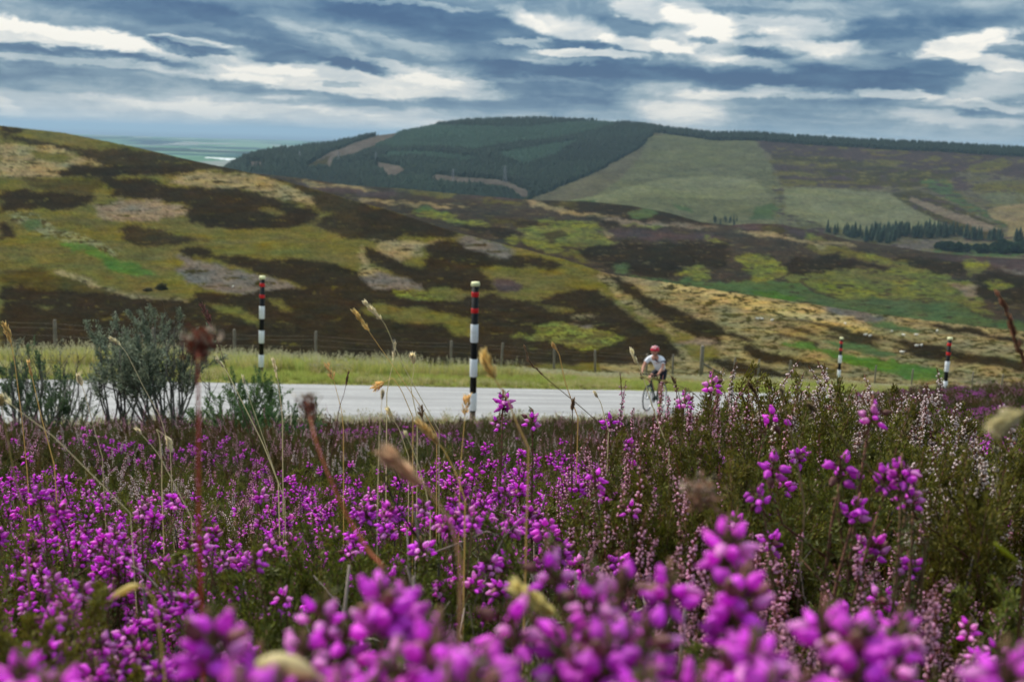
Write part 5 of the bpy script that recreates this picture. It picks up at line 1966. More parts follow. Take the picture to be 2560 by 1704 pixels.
BELL_PROTO = [bell_thing(400 + k, 0.33, 0.115, 6 + k % 3) for k in range(6)]
BELL_THIN = [bell_thing(466 + k, 0.33, 0.018, 2) for k in range(4)]
BELL_H = 0.345
BELL_SLIM = [bell_thing(460 + k, 0.33, 0.036, 3 + k % 2) for k in range(6)]
LING_PROTO = {
    'pink': [ling_thing(420 + k, 0.36, 0.13, 8, 'pink', (0.115, 0.110, 0.016)) for k in range(3)],
    'white': [ling_thing(430 + k, 0.36, 0.14, 9, 'white', (0.110, 0.130, 0.014)) for k in range(3)],
    'red': [ling_thing(440 + k, 0.36, 0.13, 9, 'red', (0.125, 0.100, 0.016)) for k in range(3)],
    'none': [ling_thing(450 + k, 0.36, 0.13, 9, 'none', (0.125, 0.130, 0.014)) for k in range(2)],
}
BUSH_H = 0.535
BUSH = {
    'white': [ling_thing(480 + k, 0.50, 0.10, 13, 'white', (0.125, 0.140, 0.010), 1.0, 11, 420, 2.2, 1.1) for k in range(2)],
    'red': [ling_thing(484 + k, 0.50, 0.095, 12, 'red', (0.130, 0.105, 0.014), 1.0, 10, 380, 2.2, 1.1) for k in range(2)],
    'none': [ling_thing(488 + k, 0.50, 0.100, 10, 'none', (0.135, 0.128, 0.012), .8, 12, 460) for k in range(2)],
}
used = set()


def place(src, loc, rz, s, label, cat, group):
    if src.name in used:
        o = copy_thing(src, loc, rz, s)
    else:
        used.add(src.name)
        o = src
        o.location, o.rotation_euler, o.scale = loc, (0, 0, rz), (s,) * 3
    tag(o, label, cat, group)
    return o


# ------------------------------------------------------------------ hero plants, each placed by the point its top shows at and its distance
rng = np.random.default_rng(23)


MARKS = [(40, "at the left edge"), (200, "below the first grasses from the left edge"), (330, "left of the red sorrel stalk"), (455, "at the red sorrel stalk"), (600, "right of the red sorrel stalk"), (760, "at the leaning brown sorrel stalk"),
         (880, "under the tall crossing grasses"), (1010, "right of the crossing grasses"), (1130, "below the nearest snow pole"), (1260, "right of the nearest snow pole"), (1400, "left of the cyclist"), (1520, "below the cyclist"),
         (1680, "right of the cyclist"), (1850, "below the pale ling bush"), (2020, "under the tall magenta truss"), (2180, "right of the magenta truss"), (2330, "at the right edge")]


def where(qx, Y):
    m = min(MARKS, key=lambda q: abs(q[0] - qx))[1]
    return m + (", front row" if Y < .72 else ", second row" if Y < 1.05 else ", third row" if Y < 1.6 else ", far row")


def hero(kind, qx, qy, Y, label, group=None, var=None, wide=1.0, hp=None):
    if group:
        Y *= .95
        mk = where(qx, Y).split(',')[0]
        label, group = label + ', ' + mk, group + ', ' + mk
    top = at(qx, qy, Y)
    gz = float(ground_z(top[0], top[1]))
    h = top[2] - gz
    if kind == 'bell':
        src = BELL_SLIM[rng.integers(6)] if group else BELL_THIN[rng.integers(4)]
        if group:
            pass
        s = h / (BELL_H if group else 0.315)
        cat = "heather"
    else:
        pr = BUSH[kind]
        src = pr[rng.integers(len(pr))]
        s = h / (BUSH_H if kind != 'none' else 0.45)
        cat = "heather"
    s = float(np.clip(s, .5, 1.9))
    o = place(src, (top[0], top[1], top[2] - s * ((BELL_H if group else .315) if kind == 'bell' else (BUSH_H if kind != 'none' else 0.45))), rng.uniform(0, 6.28), s, label, cat, group)
    return o


GF = "magenta bell heather close to the lens"
for k, (qx, qy, Y) in enumerate([(1010, 1235, .40), (880, 1275, .36), (760, 1330, .34), (650, 1385, .36), (700, 1450, .30), (850, 1400, .30), (960, 1360, .33), (1050, 1420, .36), (930, 1480, .28), (1080, 1470, .30),
                                 (1180, 1475, .33), (1280, 1490, .34), (1180, 1520, .28), (1330, 1500, .31), (1420, 1440, .33), (1400, 1520, .29)]):
    hero('bell', qx, qy, Y, "blurred bell heather in the bottom centre clump", GF)
for k, (qx, qy, Y) in enumerate([(1590, 1205, .42), (1680, 1235, .40), (1760, 1270, .40), (1500, 1290, .40), (1620, 1320, .34), (1720, 1370, .36), (1540, 1390, .34), (1640, 1450, .31), (1850, 1390, .38), (1780, 1450, .34), (1960, 1410, .42),
                                 (2040, 1450, .42), (1900, 1510, .33), (1740, 1530, .29), (2020, 1530, .34), (1550, 1500, .29)]):
    hero('bell', qx, qy, Y, "blurred bell heather right of the brown gap", GF)
for k, (qx, qy, Y) in enumerate([(230, 1490, .34), (60, 1540, .30), (150, 1555, .29), (330, 1540, .31), (420, 1555, .29), (520, 1560, .30), (590, 1500, .32), (2200, 1560, .36), (2330, 1330, .45), (2340, 1420, .42)]):
    hero('bell', qx, qy, Y, "blurred bell heather along the bottom edge", GF)

for k in range(16):
    qx, qy = rng.uniform(620, 1440), rng.uniform(1450, 1590)
    hero('bell', qx, qy, rng.uniform(.24, .30), "blurred bell heather in the bottom centre clump", GF)
for k in range(16):
    qx = rng.uniform(1450, 2120)
    qy = rng.uniform(1420, 1590)
    hero('bell', qx, qy, rng.uniform(.25, .33), "blurred bell heather right of the brown gap", GF)
for k in range(10):
    hero('bell', rng.uniform(-20, 620), rng.uniform(1500, 1590), rng.uniform(.27, .36), "blurred bell heather along the bottom edge", GF)
hero('bell', 2010, 920, 0.86, "bell heather with one tall open magenta truss before the pale ling bush")
hero('bell', 2030, 990, 0.84, "bell heather below the tall magenta truss at the pale ling bush")
hero('bell', 1672, 908, 1.25, "bell heather whose single head stands out against the pale road")
hero('bell', 1606, 945, 1.3, "bell heather head between the cyclist and the single head against the road")
hero('bell', 1212, 935, 1.35, "bell heather with a tall leaning stem just right of the nearest snow pole")
hero('bell', 1175, 985, 1.45, "bell heather at the foot of the nearest snow pole")
hero('bell', 1790, 985, 1.15, "bell heather low in front of the pale ling bush")
hero('bell', 2110, 1085, .80, "bell heather with an open star of flowers at the right of the dark trunk gap")
hero('bell', 1730, 1165, .85, "bell heather above the right magenta clump")
hero('bell', 2070, 1150, .8, "bell heather under the star of flowers")
hero('bell', 40, 1060, 1.55, "bell heather in the narrow magenta band by the left edge")
hero('bell', 1410, 985, 1.5, "bell heather standing left of the cyclist's wheel")
for (qx, qy, Y, k, lab) in [
        (1500, 945, 1.45, 'red', "rusty ling bush in front of the cyclist's wheels, left side"), (1560, 935, 1.35, 'red', "rusty ling bush in front of the cyclist's wheels, middle"),
        (1640, 960, 1.30, 'red', "rusty ling bush right of the cyclist"), (1700, 960, 1.40, 'red', "rusty ling bush between the road and the pale ling bush"),
        (1770, 866, 1.55, 'white', "pale flowered ling bush, tallest spikes at its left end"), (1840, 886, 1.6, 'white', "pale flowered ling bush beside the tallest spikes"),
        (1920, 891, 1.6, 'white', "pale flowered ling bush below the smallest snow pole"), (1990, 876, 1.6, 'white', "pale flowered ling bush behind the tall magenta truss"),
        (2070, 866, 1.55, 'white', "pale flowered ling bush at its right end"), (1880, 898, 1.5, 'none', "green flowerless ling under the pale spikes, left half"),
        (1790, 903, 1.5, 'none', "green flowerless ling under the tallest pale spikes"), (1990, 908, 1.5, 'none', "green flowerless ling behind the magenta truss"),
        (2085, 918, 1.5, 'none', "green flowerless ling at the right end of the pale bush"), (2160, 990, 1.7, 'none', "dark green ling right of the pale bush"),
        (1745, 885, 1.5, 'white', "pale flowered ling spikes at the road's right end"), (1810, 878, 1.52, 'white', "pale flowered ling spikes second from the road's right end"),
        (1880, 880, 1.55, 'white', "pale flowered ling spikes right below the smallest snow pole"), (1950, 884, 1.55, 'white', "pale flowered ling spikes just right of the smallest snow pole"), (2030, 872, 1.5, 'white', "pale flowered ling spikes above the magenta truss"),
        (1480, 1055, 1.15, 'none', "olive brown heather mound at the left of the rusty ling"), (1535, 1070, 1.05, 'none', "olive brown heather mound below the rusty ling, left one"),
        (1600, 1055, 1.05, 'none', "olive brown heather mound below the rusty ling, middle one"), (1665, 1060, 1.05, 'none', "olive brown heather mound below the rusty ling, right one"),
        (1850, 990, 1.3, 'none', "green heather mound below the pale spikes, left one"), (1905, 1000, 1.25, 'none', "green heather mound below the pale spikes, middle one"),
        (2060, 1000, 1.25, 'none', "green heather mound below the pale spikes, right one"), (1740, 1010, 1.25, 'none', "green heather mound between the rusty and the pale ling"),
        (2340, 975, 1.0, 'white', "pale ling at the right edge of the view"), (2350, 1010, .95, 'none', "green ling low at the right edge of the view"),
        (1500, 1080, 1.05, 'red', "brown green ling on the right rim of the brown gap"), (1580, 1100, 1.0, 'none', "olive ling above the right magenta clump"),
        (-75, 1290, .62, 'none', "olive green ling shoots at the left edge of the view")]:
    hero(k, qx, qy, Y, lab)

# ------------------------------------------------------------------ the rest of the near heather, clump by clump
Rg = dict(
    bell=[[(-80, 1095), (120, 1100), (340, 1120), (560, 1170), (640, 1250), (720, 1340), (600, 1480), (560, 1600), (-80, 1600)],
          [(540, 1075), (800, 1010), (960, 990), (1200, 965), (1400, 1030), (1390, 1130), (1090, 1180), (900, 1220), (700, 1250), (560, 1180)],
          [(-80, 1050), (110, 1055), (110, 1110), (-80, 1110)]],
    gap=[[(1070, 1120), (1490, 1105), (1520, 1420), (1400, 1500), (1080, 1460)], [(640, 1240), (1060, 1215), (1060, 1330), (760, 1340)], [(1880, 1050), (2060, 1050), (2080, 1190), (1900, 1220)]],
    pink=[[(1450, 1120), (1760, 1060), (2440, 1060), (2440, 1620), (1480, 1620), (1480, 1250)]])
GB, GL = "bell heather clumps among the near heath", "ling bushes among the near heath"
cnt = dict(bell=0, ling=0)
cells = []
y = 0.50
while y < 2.7:
    st_ = 0.082 + 0.018 * y
    x = -0.56 * y - .15
    while x < 0.56 * y + .15:
        cells.append((x + rng.uniform(-.5, .5) * st_, y + rng.uniform(-.5, .5) * st_))
        x += st_
    y += st_
TWIG = []
for (x, y) in cells:
    gz = float(ground_z(x, y))
    hh = 0.30 + 0.035 * float(fbm(np.array(x * 2.2), np.array(y * 2.2), 131)) + rng.uniform(-.03, .03)
    if x < -0.1 and y > 1.2:
        hh -= .03
    if y < .75:
        hh -= 0.02
    qx, qy = project(np.array((x, y, gz + hh)))
    qx, qy = qx / K, qy / K
    if any(inpoly(qx, qy, p) for p in Rg['gap']):
        TWIG.append((x, y, gz))
        continue
    if any(inpoly(qx, qy, p) for p in Rg['bell']):
        kind = 'bell' if rng.uniform() < (.96 if qx < 640 else .54) else 'none'
        reg = "in the purple sheet on the left" if qx < 560 else "in the purple patches before the road"
    elif any(inpoly(qx, qy, p) for p in Rg['pink']):
        kind = rng.choice(['pink', 'red', 'none', 'bell', 'white'], p=[.66, .16, .12, .06, .0] if qy > 1150 else [.10, .26, .58, .06, .0])
        reg = "in the brown pink stand on the right"
    elif qx < 640 and qy < 1200:
        kind = rng.choice(['white', 'none', 'bell', 'pink'], p=[.34, .44, .16, .06])
        reg = "in the white flecked band on the left"
    else:
        kind = rng.choice(['white', 'none', 'bell', 'pink'], p=[.10, .54, .28, .08])
        reg = "in the mixed heath before the road"
    s = hh / (BELL_H if kind == 'bell' else 0.44 if kind != 'none' else 0.345)
    if kind == 'bell':
        src = BELL_PROTO[rng.integers(6)]
        place(src, (x, y, gz), rng.uniform(0, 6.28), s, "bell heather clump " + where(qx, y), "heather", "bell heather clumps " + where(qx, y))
        cnt['bell'] += 1
    else:
        pr = LING_PROTO[kind]
        nm = {'pink': "pale pink flowered ling ", 'white': "whitish flowered ling ", 'red': "rusty red ling ", 'none': "green flowerless ling "}[kind]
        place(pr[rng.integers(len(pr))], (x, y, gz), rng.uniform(0, 6.28), s, nm + where(qx, y), "heather", nm + where(qx, y))
        cnt['ling'] += 1
print("near clumps", cnt, "twigs", len(TWIG))


# dead woody stems in the brown gap
def twig_bush(seed, h, n):
    r = np.random.default_rng(seed)
    g, f = G(), G()
    for k in range(n):
        a = r.uniform(0, 6.28)
        rho = h * r.uniform(.15, .7)
        P = stem_line((r.normal(0, .02), r.normal(0, .02), -.03), (math.cos(a) * rho, math.sin(a) * rho, h * r.uniform(.45, 1)), r.uniform(.1, .6), r, 8)
        c = np.array((0.17, 0.135, 0.115)) * r.uniform(.35, 1.7)
        g.tube(P, np.linspace(.0026, .0008, 8) * r.uniform(.6, 1.4), 4, c)
        for q in range(4):
            u = r.uniform(.3, .95)
            p0, d0 = along(P, np.array([u]))
            t2 = p0[0] + r.normal(0, .03, 3) + (0, 0, .03)
            P2 = stem_line(p0[0], t2, .3, r, 4)
            g.tube(P2, [.0011, .0009, .0007, .0004], 3, c * 1.2)
            m = 26
            p, d = along(P2, r.uniform(.3, 1, m))
            f.leaves(p, d / (np.linalg.norm(d, axis=1, keepdims=True) + 1e-9) + r.normal(0, .8, (m, 3)), .005, .0012, np.array((0.055, 0.070, 0.022)) * r.uniform(.4, 1.6, (m, 1)), r)
    root = empty("dead_heather")
    link("stems", g.mesh("stems", M_stem), root)
    link("foliage", f.mesh("foliage", M_leaf), root)
    return root


TW = [twig_bush(470 + k, 0.27, 30) for k in range(4)]
for k, (x, y, gz) in enumerate(TWIG):
    place(TW[k % 4], (x, y, gz), rng.uniform(0, 6.28), rng.uniform(.7, 1.1), "bare woody heather stems in the brown gap between the magenta clumps", "heather", "bare heather stems in the gap")
for (qx, qy, Y, lab) in [(1960, 1130, 1.35, "bare grey heather stems in the dark hollow under the pale ling bush"), (2140, 1040, 1.6, "bare grey heather stems right of the pale ling bush")]:
    tp = at(qx, qy, Y)
    gz = float(ground_z(tp[0], tp[1]))
    place(TW[1], (tp[0], tp[1], gz), 1.0, max(.8, (tp[2] - gz) / .24), lab, "heather", None)


# ------------------------------------------------------------------ heath cover down to the road and grass, as stuff (geometry nodes over prototypes)
def merged(name, parts, mat_slots):
    """one mesh with several materials from (G, slot) pairs"""
    V, T, C, M = [], [], [], []
    off = 0
    for g, slot in parts:
        v, t_, c = g.bake()
        if len(v) == 0:
            continue
        V.append(v); T.append(t_ + off); C.append(c); M.append(np.full(len(t_), slot))
        off += len(v)
    me = make_mesh(name, np.concatenate(V), np.concatenate(T), np.clip(np.concatenate(C), 0, 1))
    for m in mat_slots:
        me.materials.append(m)
    me.polygons.foreach_set('material_index', np.concatenate(M).astype(np.int32))
    return me


def scatter(name, protos, pts, rots, scls, idxs, label, cat_label=None):
    """stuff: prototypes set on points by geometry nodes"""
    pc = bpy.data.collections.new(name + "_kinds")
    for k, me in enumerate(protos):
        o = bpy.data.objects.new("%s_kind_%02d" % (name, k), me)
        pc.objects.link(o)
    me = bpy.data.meshes.new(name)
    me.vertices.add(len(pts))
    me.vertices.foreach_set('co', np.asarray(pts, np.float32).ravel())
    for nm, typ, arr, key in (("rz", 'FLOAT', rots, 'value'), ("sc", 'FLOAT', scls, 'value'), ("kd", 'INT', idxs, 'value')):
        a = me.attributes.new(nm, typ, 'POINT')
        a.data.foreach_set(key, np.asarray(arr, np.float32 if typ == 'FLOAT' else np.int32))
    o = link(name, me)
    ng = bpy.data.node_groups.new(name, 'GeometryNodeTree')
    ng.interface.new_socket("Geometry", in_out='INPUT', socket_type='NodeSocketGeometry')
    ng.interface.new_socket("Geometry", in_out='OUTPUT', socket_type='NodeSocketGeometry')
    N, Lk = ng.nodes, ng.links
    gi, go = N.new('NodeGroupInput'), N.new('NodeGroupOutput')
    ip = N.new('GeometryNodeInstanceOnPoints')
    ci = N.new('GeometryNodeCollectionInfo')
    ci.inputs[0].default_value = pc
    ci.inputs['Separate Children'].default_value = True
    ci.inputs['Reset Children'].default_value = True
    ip.inputs['Pick Instance'].default_value = True
    Lk.new(gi.outputs[0], ip.inputs['Points'])
    Lk.new(ci.outputs[0], ip.inputs['Instance'])

    def attr(nm, dt):
        nd = N.new('GeometryNodeInputNamedAttribute')
        nd.data_type = dt
        nd.inputs['Name'].default_value = nm
        return nd.outputs['Attribute']
    Lk.new(attr("kd", 'INT'), ip.inputs['Instance Index'])
    cx_ = N.new('ShaderNodeCombineXYZ')
    Lk.new(attr("rz", 'FLOAT'), cx_.inputs[2])
    Lk.new(cx_.outputs[0], ip.inputs['Rotation'])
    Lk.new(attr("sc", 'FLOAT'), ip.inputs['Scale'])
    Lk.new(ip.outputs[0], go.inputs[0])
    md = o.modifiers.new("scatter", 'NODES')
    md.node_group = ng
    tag(o, label, None, None, 'stuff')
    return o


def bell_merged(seed, h, spread, nst, dens):
    r = np.random.default_rng(seed)
    st, fo, tips = bell_plant(seed, h, spread, nst, dens)
    fl = G()
    for p, d in tips:
        fl.put(CLUSTERS[r.integers(6)], basis(d), p - d * .022, r.uniform(.85, 1.15))
    return merged("bell", [(st, 0), (fo, 1), (fl, 2)], [M_stem, M_leaf, M_bell])


def ling_merged(seed, h, spread, nst, kind, green, frac):
    r = np.random.default_rng(seed)
    st, fo, tips = ling_plant(seed, h, spread, nst, green)
    fl = G()
    for p, d in tips:
        if r.uniform() < frac:
            fl.put(SP_SETS[kind][r.integers(4)], basis(d + r.normal(0, .1, 3)), p - np.array((0, 0, .012)), r.uniform(.75, 1.15))
    return merged("ling", [(st, 0), (fo, 1), (fl, 2)], [M_stem, M_leaf, M_lingf])


cover = [bell_merged(500, .30, .13, 7, .6), bell_merged(501, .28, .13, 7, .6),
         ling_merged(510, .32, .15, 6, 'white', (0.085, 0.090, 0.014), .26), ling_merged(511, .32, .15, 6, 'red', (0.105, 0.078, 0.018), .25),
         ling_merged(512, .34, .16, 6, 'red', (0.115, 0.075, 0.018), .30), ling_merged(513, .30, .15, 6, 'white', (0.075, 0.090, 0.012), .0)]
pts, rots, scls, idx = [], [], [], []
y = 0.30
while y < 34:
    st_ = 0.17 + 0.012 * y
    x = -0.58 * y - 2.4
    while x < 0.58 * y + 2.4:
        if y < 2.65 and abs(x) < 0.56 * y + .22:
            x += st_
            continue
        px_, py_ = x + rng.uniform(-.5, .5) * st_, y + rng.uniform(-.5, .5) * st_
        x += st_
        t_, s_ = ts(px_, py_)
        if t_ > 13.75:
            continue
        edge = float(smooth(np.array(t_), 6.5, 13.2))
        edge *= float(1 - smooth(np.array(px_), 2.5, 5.5) * (1 - smooth(np.array(t_), 12.8, 13.7)))
        if rng.uniform() < edge * .80:
            continue
        nz = float(fbm(np.array(px_ / 1.3), np.array(py_ / 1.3), 141, 3))
        hz = float(fbm(np.array(px_ / 2.2), np.array(py_ / 2.2), 143, 3))
        if nz > 0.18 + (.10 if py_ > 9 else 0) + (.12 if px_ > 3 else 0):
            k = rng.choice([0, 1])
        else:
            k = rng.choice([2, 3, 4, 5], p=[.30, .26, .20, .24])
        pts.append((px_, py_, float(ground_z(px_, py_)) - .02))
        rots.append(rng.uniform(0, 6.28))
        scls.append((0.74 + .30 * hz + rng.uniform(-.12, .12)) * (1 - .76 * edge) * (1 + .012 * (st_ - .17) / .012 * .35))
        idx.append(k)
    y += st_
print("cover", len(pts))
scatter("heather_cover", cover, pts, rots, scls, idx, "low heather and ling covering the bank down to the road")


def grass_tuft(seed, n, h, spread, cols, wd, seedhead=0.0, lean=.35):
    r = np.random.default_rng(seed)
    g = G()
    for k in range(n):
        a = r.uniform(0, 6.28)
        b = np.array((r.normal(0, spread * .4), r.normal(0, spread * .4), -.03))
        hh = h * r.uniform(.5, 1.1)
        a2 = r.uniform(0, 6.28)
        out = hh * lean * r.uniform(.2, 1.2)
        P = np.array([b, b + (math.cos(a2) * out * .3, math.sin(a2) * out * .3, hh * .55), b + (math.cos(a2) * out, math.sin(a2) * out, hh)])
        sd_ = np.array((-math.sin(a), math.cos(a), 0)) * wd * .5
        c = np.array(cols[r.integers(len(cols))]) * r.uniform(.65, 1.3)
        V = np.array([P[0] - sd_, P[0] + sd_, P[1] + sd_ * .8, P[1] - sd_ * .8, P[2]])
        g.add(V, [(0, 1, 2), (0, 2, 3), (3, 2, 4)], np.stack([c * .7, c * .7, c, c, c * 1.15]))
        if r.uniform() < seedhead:
            m = 9
            u = r.uniform(0, 1, m)[:, None]
            pp = P[2] + (P[2] - P[1]) * (u - .6) * .45
            g.leaves(pp, (P[2] - P[1]) + r.normal(0, .10, (m, 3)), .05, wd * 1.4, np.array((0.50, 0.47, 0.30)) * r.uniform(.7, 1.2, (m, 1)), r)
    return g.mesh("tuft", M_grass)


GRN, YEL, STR, DGR = (0.38, 0.42, 0.10), (0.56, 0.50, 0.16), (0.64, 0.53, 0.33), (0.25, 0.31, 0.11)
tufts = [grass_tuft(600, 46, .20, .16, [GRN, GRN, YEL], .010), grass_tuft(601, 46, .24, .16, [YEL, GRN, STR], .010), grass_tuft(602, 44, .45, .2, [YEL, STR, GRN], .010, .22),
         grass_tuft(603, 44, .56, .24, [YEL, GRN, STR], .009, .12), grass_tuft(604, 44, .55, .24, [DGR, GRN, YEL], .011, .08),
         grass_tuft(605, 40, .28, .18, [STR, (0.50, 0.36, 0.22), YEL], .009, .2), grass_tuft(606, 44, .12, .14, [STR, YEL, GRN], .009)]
pts, rots, scls, idx = [], [], [], []
for q in range(26000):
    s_ = rng.uniform(-2, 95)
    t_ = 21.35 + 12.8 * rng.uniform() ** 1.2
    x, y = xy_ts(t_, s_)
    if abs(x / max(y, 1)) > .54 or (t_ > 26 and rng.uniform() < .25):
        continue
    n1 = float(fbm(np.array(x / 2.5), np.array(y / 2.5), 151, 3))
    n2 = float(fbm(np.array(x / 5.0), np.array(y / 5.0), 153, 3))
    tall = t_ > 25.6 + 1.6 * n2 + 2.6 * float(smooth(np.array(s_), 22, 36))
    if t_ < 22.0:
        k, sc_ = 6 if rng.uniform() < .5 else 0, rng.uniform(.5, .8)
    elif not tall:
        k, sc_ = (0 if n1 > -.05 else 1), rng.uniform(.7, 1.15)
        if n2 > .3 and rng.uniform() < .5:
            k = 5
    else:
        left_ = s_ < 22 + 7 * n1
        k = (3 if n1 > .22 else 4 if n1 > -.12 else 2) if left_ else (2 if n1 > .1 else 1)
        if not left_ and n2 > .0:
            k = 5
        if left_ and n2 > .28:
            k = 5
        sc_ = rng.uniform(.7, 1.2) * (1.0 if left_ else .72)
        if s_ > 45:
            sc_ *= .7
    pts.append((x, y, float(ground_z(x, y))))
    rots.append(rng.uniform(0, 6.28)); scls.append(sc_ * .86); idx.append(k)
# dry fringe along the near road edge
for q in range(3800):
    s_ = rng.uniform(-6, 50)
    t_ = rng.uniform(11.2, 14.35)
    x, y = xy_ts(t_, s_)
    if abs(x / max(y, 1)) > .54 or (t_ < 12.6 and rng.uniform() < .6):
        continue
    k = rng.choice([5, 6, 2, 1], p=[.42, .22, .12, .24])
    pts.append((x, y, float(ground_z(x, y)) - .01))
    rots.append(rng.uniform(0, 6.28)); scls.append(rng.uniform(.25, .6)); idx.append(k)
print("verge tufts", len(pts))
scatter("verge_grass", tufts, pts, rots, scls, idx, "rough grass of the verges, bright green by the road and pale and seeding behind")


# ------------------------------------------------------------------ broom and other shrubs left of the road
def broom(seed, h, spread, n, leafcol, density, name="broom_bush", base_bare=.35, gray=0.3, leaf=.011):
    r = np.random.default_rng(seed)
    root = empty(name)
    st, fo = G(), G()
    for k in range(n):
        a, rho = r.uniform(0, 6.28), spread * math.sqrt(r.uniform())
        hh = h * r.uniform(.6, 1.0) * (1 - .25 * rho / spread)
        P = stem_line((r.normal(0, .05), r.normal(0, .05), -.06), (math.cos(a) * rho, math.sin(a) * rho, hh), r.uniform(.05, .35), r, 8)
        P = P + np.cumsum(r.normal(0, .008, P.shape), axis=0)
        st.tube(P, np.linspace(.010, .003, 8) * (h / 1.0), 5, np.array((0.13, 0.115, 0.098)) * r.uniform(.6, 1.5))
        bare = r.uniform() < gray
        for q in range(8):
            u = r.uniform(base_bare, 1.0)
            p0, d0 = along(P, np.array([u]))
            l2 = h * r.uniform(.12, .26)
            d2 = d0[0] / np.linalg.norm(d0[0]) + r.normal(0, .38, 3)
            P2 = stem_line(p0[0], p0[0] + d2 / np.linalg.norm(d2) * l2, .1, r, 4)
            st.tube(P2, [.0032, .0024, .0016, .001], 3, (0.10, 0.09, 0.075) if bare else (0.07, 0.085, 0.045))
            if bare and r.uniform() < .8:
                continue
            m = int(density * 2.6 * r.uniform(.5, 1.4))
            uu = r.uniform(.1, 1, m) ** .7
            p, d = along(P2, uu)
            d /= np.linalg.norm(d, axis=1, keepdims=True)
            fo.leaves(p + r.normal(0, .010, (m, 3)), d * 1.1 + r.normal(0, .55, (m, 3)), r.uniform(.6, 1.3, m) * leaf * 2.3, leaf * .85, np.array(leafcol) * r.uniform(.5, 1.6, (m, 1)) + r.uniform(0, .015, (m, 1)), r)
    link("stems", st.mesh("stems", M_stem), root)
    link("foliage", fo.mesh("foliage", M_leaf), root)
    return root


def shrub_at(o, qx, qy, Y, top_h, label, cat="shrub", group=None):
    tp = at(qx, qy, Y)
    gz = float(ground_z(tp[0], tp[1]))
    s = (tp[2] - gz) / top_h
    o.location = (tp[0], tp[1], gz)
    o.scale = (s,) * 3
    tag(o, label, cat, group)
    print("shrub", label[:30], "h", tp[2] - gz)


GG = (0.185, 0.220, 0.145)
shrub_at(broom(700, 1.0, .34, 26, GG, 34, base_bare=.5), 375, 702, 8.6, 1.0, "tall grey green broom bush standing before the left end of the road")
shrub_at(broom(701, 1.0, .26, 14, GG, 34, base_bare=.5), 270, 735, 8.9, 1.0, "grey green broom bush, shorter neighbour on the left of the tall one")
shrub_at(broom(702, 1.0, .55, 30, (0.085, 0.165, 0.045), 40, base_bare=.15, gray=.1), 545, 838, 7.6, 1.0, "low bright green broom bush between the tall broom and the open road")
shrub_at(broom(708, 1.0, .65, 26, (0.080, 0.155, 0.042), 40, base_bare=.12, gray=.1), 640, 905, 7.0, 1.0, "low green broom spreading over the road edge")
shrub_at(broom(703, 1.0, .50, 24, (0.075, 0.125, 0.055), 34, gray=.3), 35, 790, 9.0, 1.0, "dark green broom bush at the left edge of the view")
shrub_at(broom(704, 1.0, .42, 20, GG, 8, gray=.95), 95, 770, 9.6, 1.0, "grey leafless broom bush behind the dark bush at the left edge")
shrub_at(broom(705, 1.0, .40, 12, (0.090, 0.140, 0.05), 22, gray=.5), 165, 835, 9.4, 1.0, "small half bare broom bush left of the road gap")
shrub_at(broom(706, 1.0, .7, 16, (0.055, 0.075, 0.03), 14, gray=.7), 330, 900, 8.0, 1.0, "twiggy bare broom stems low in front of the tall broom")
shrub_at(broom(707, 1.0, .7, 16, (0.055, 0.075, 0.03), 14, gray=.7), 440, 905, 8.0, 1.0, "twiggy bare broom stems low between the two broom bushes")

# ------------------------------------------------------------------ single grasses and sorrel stalks
GOLD, PALE, PURP, DARK = (0.90, 0.66, 0.28), (0.94, 0.84, 0.56), (0.22, 0.10, 0.09), (0.24, 0.155, 0.09)


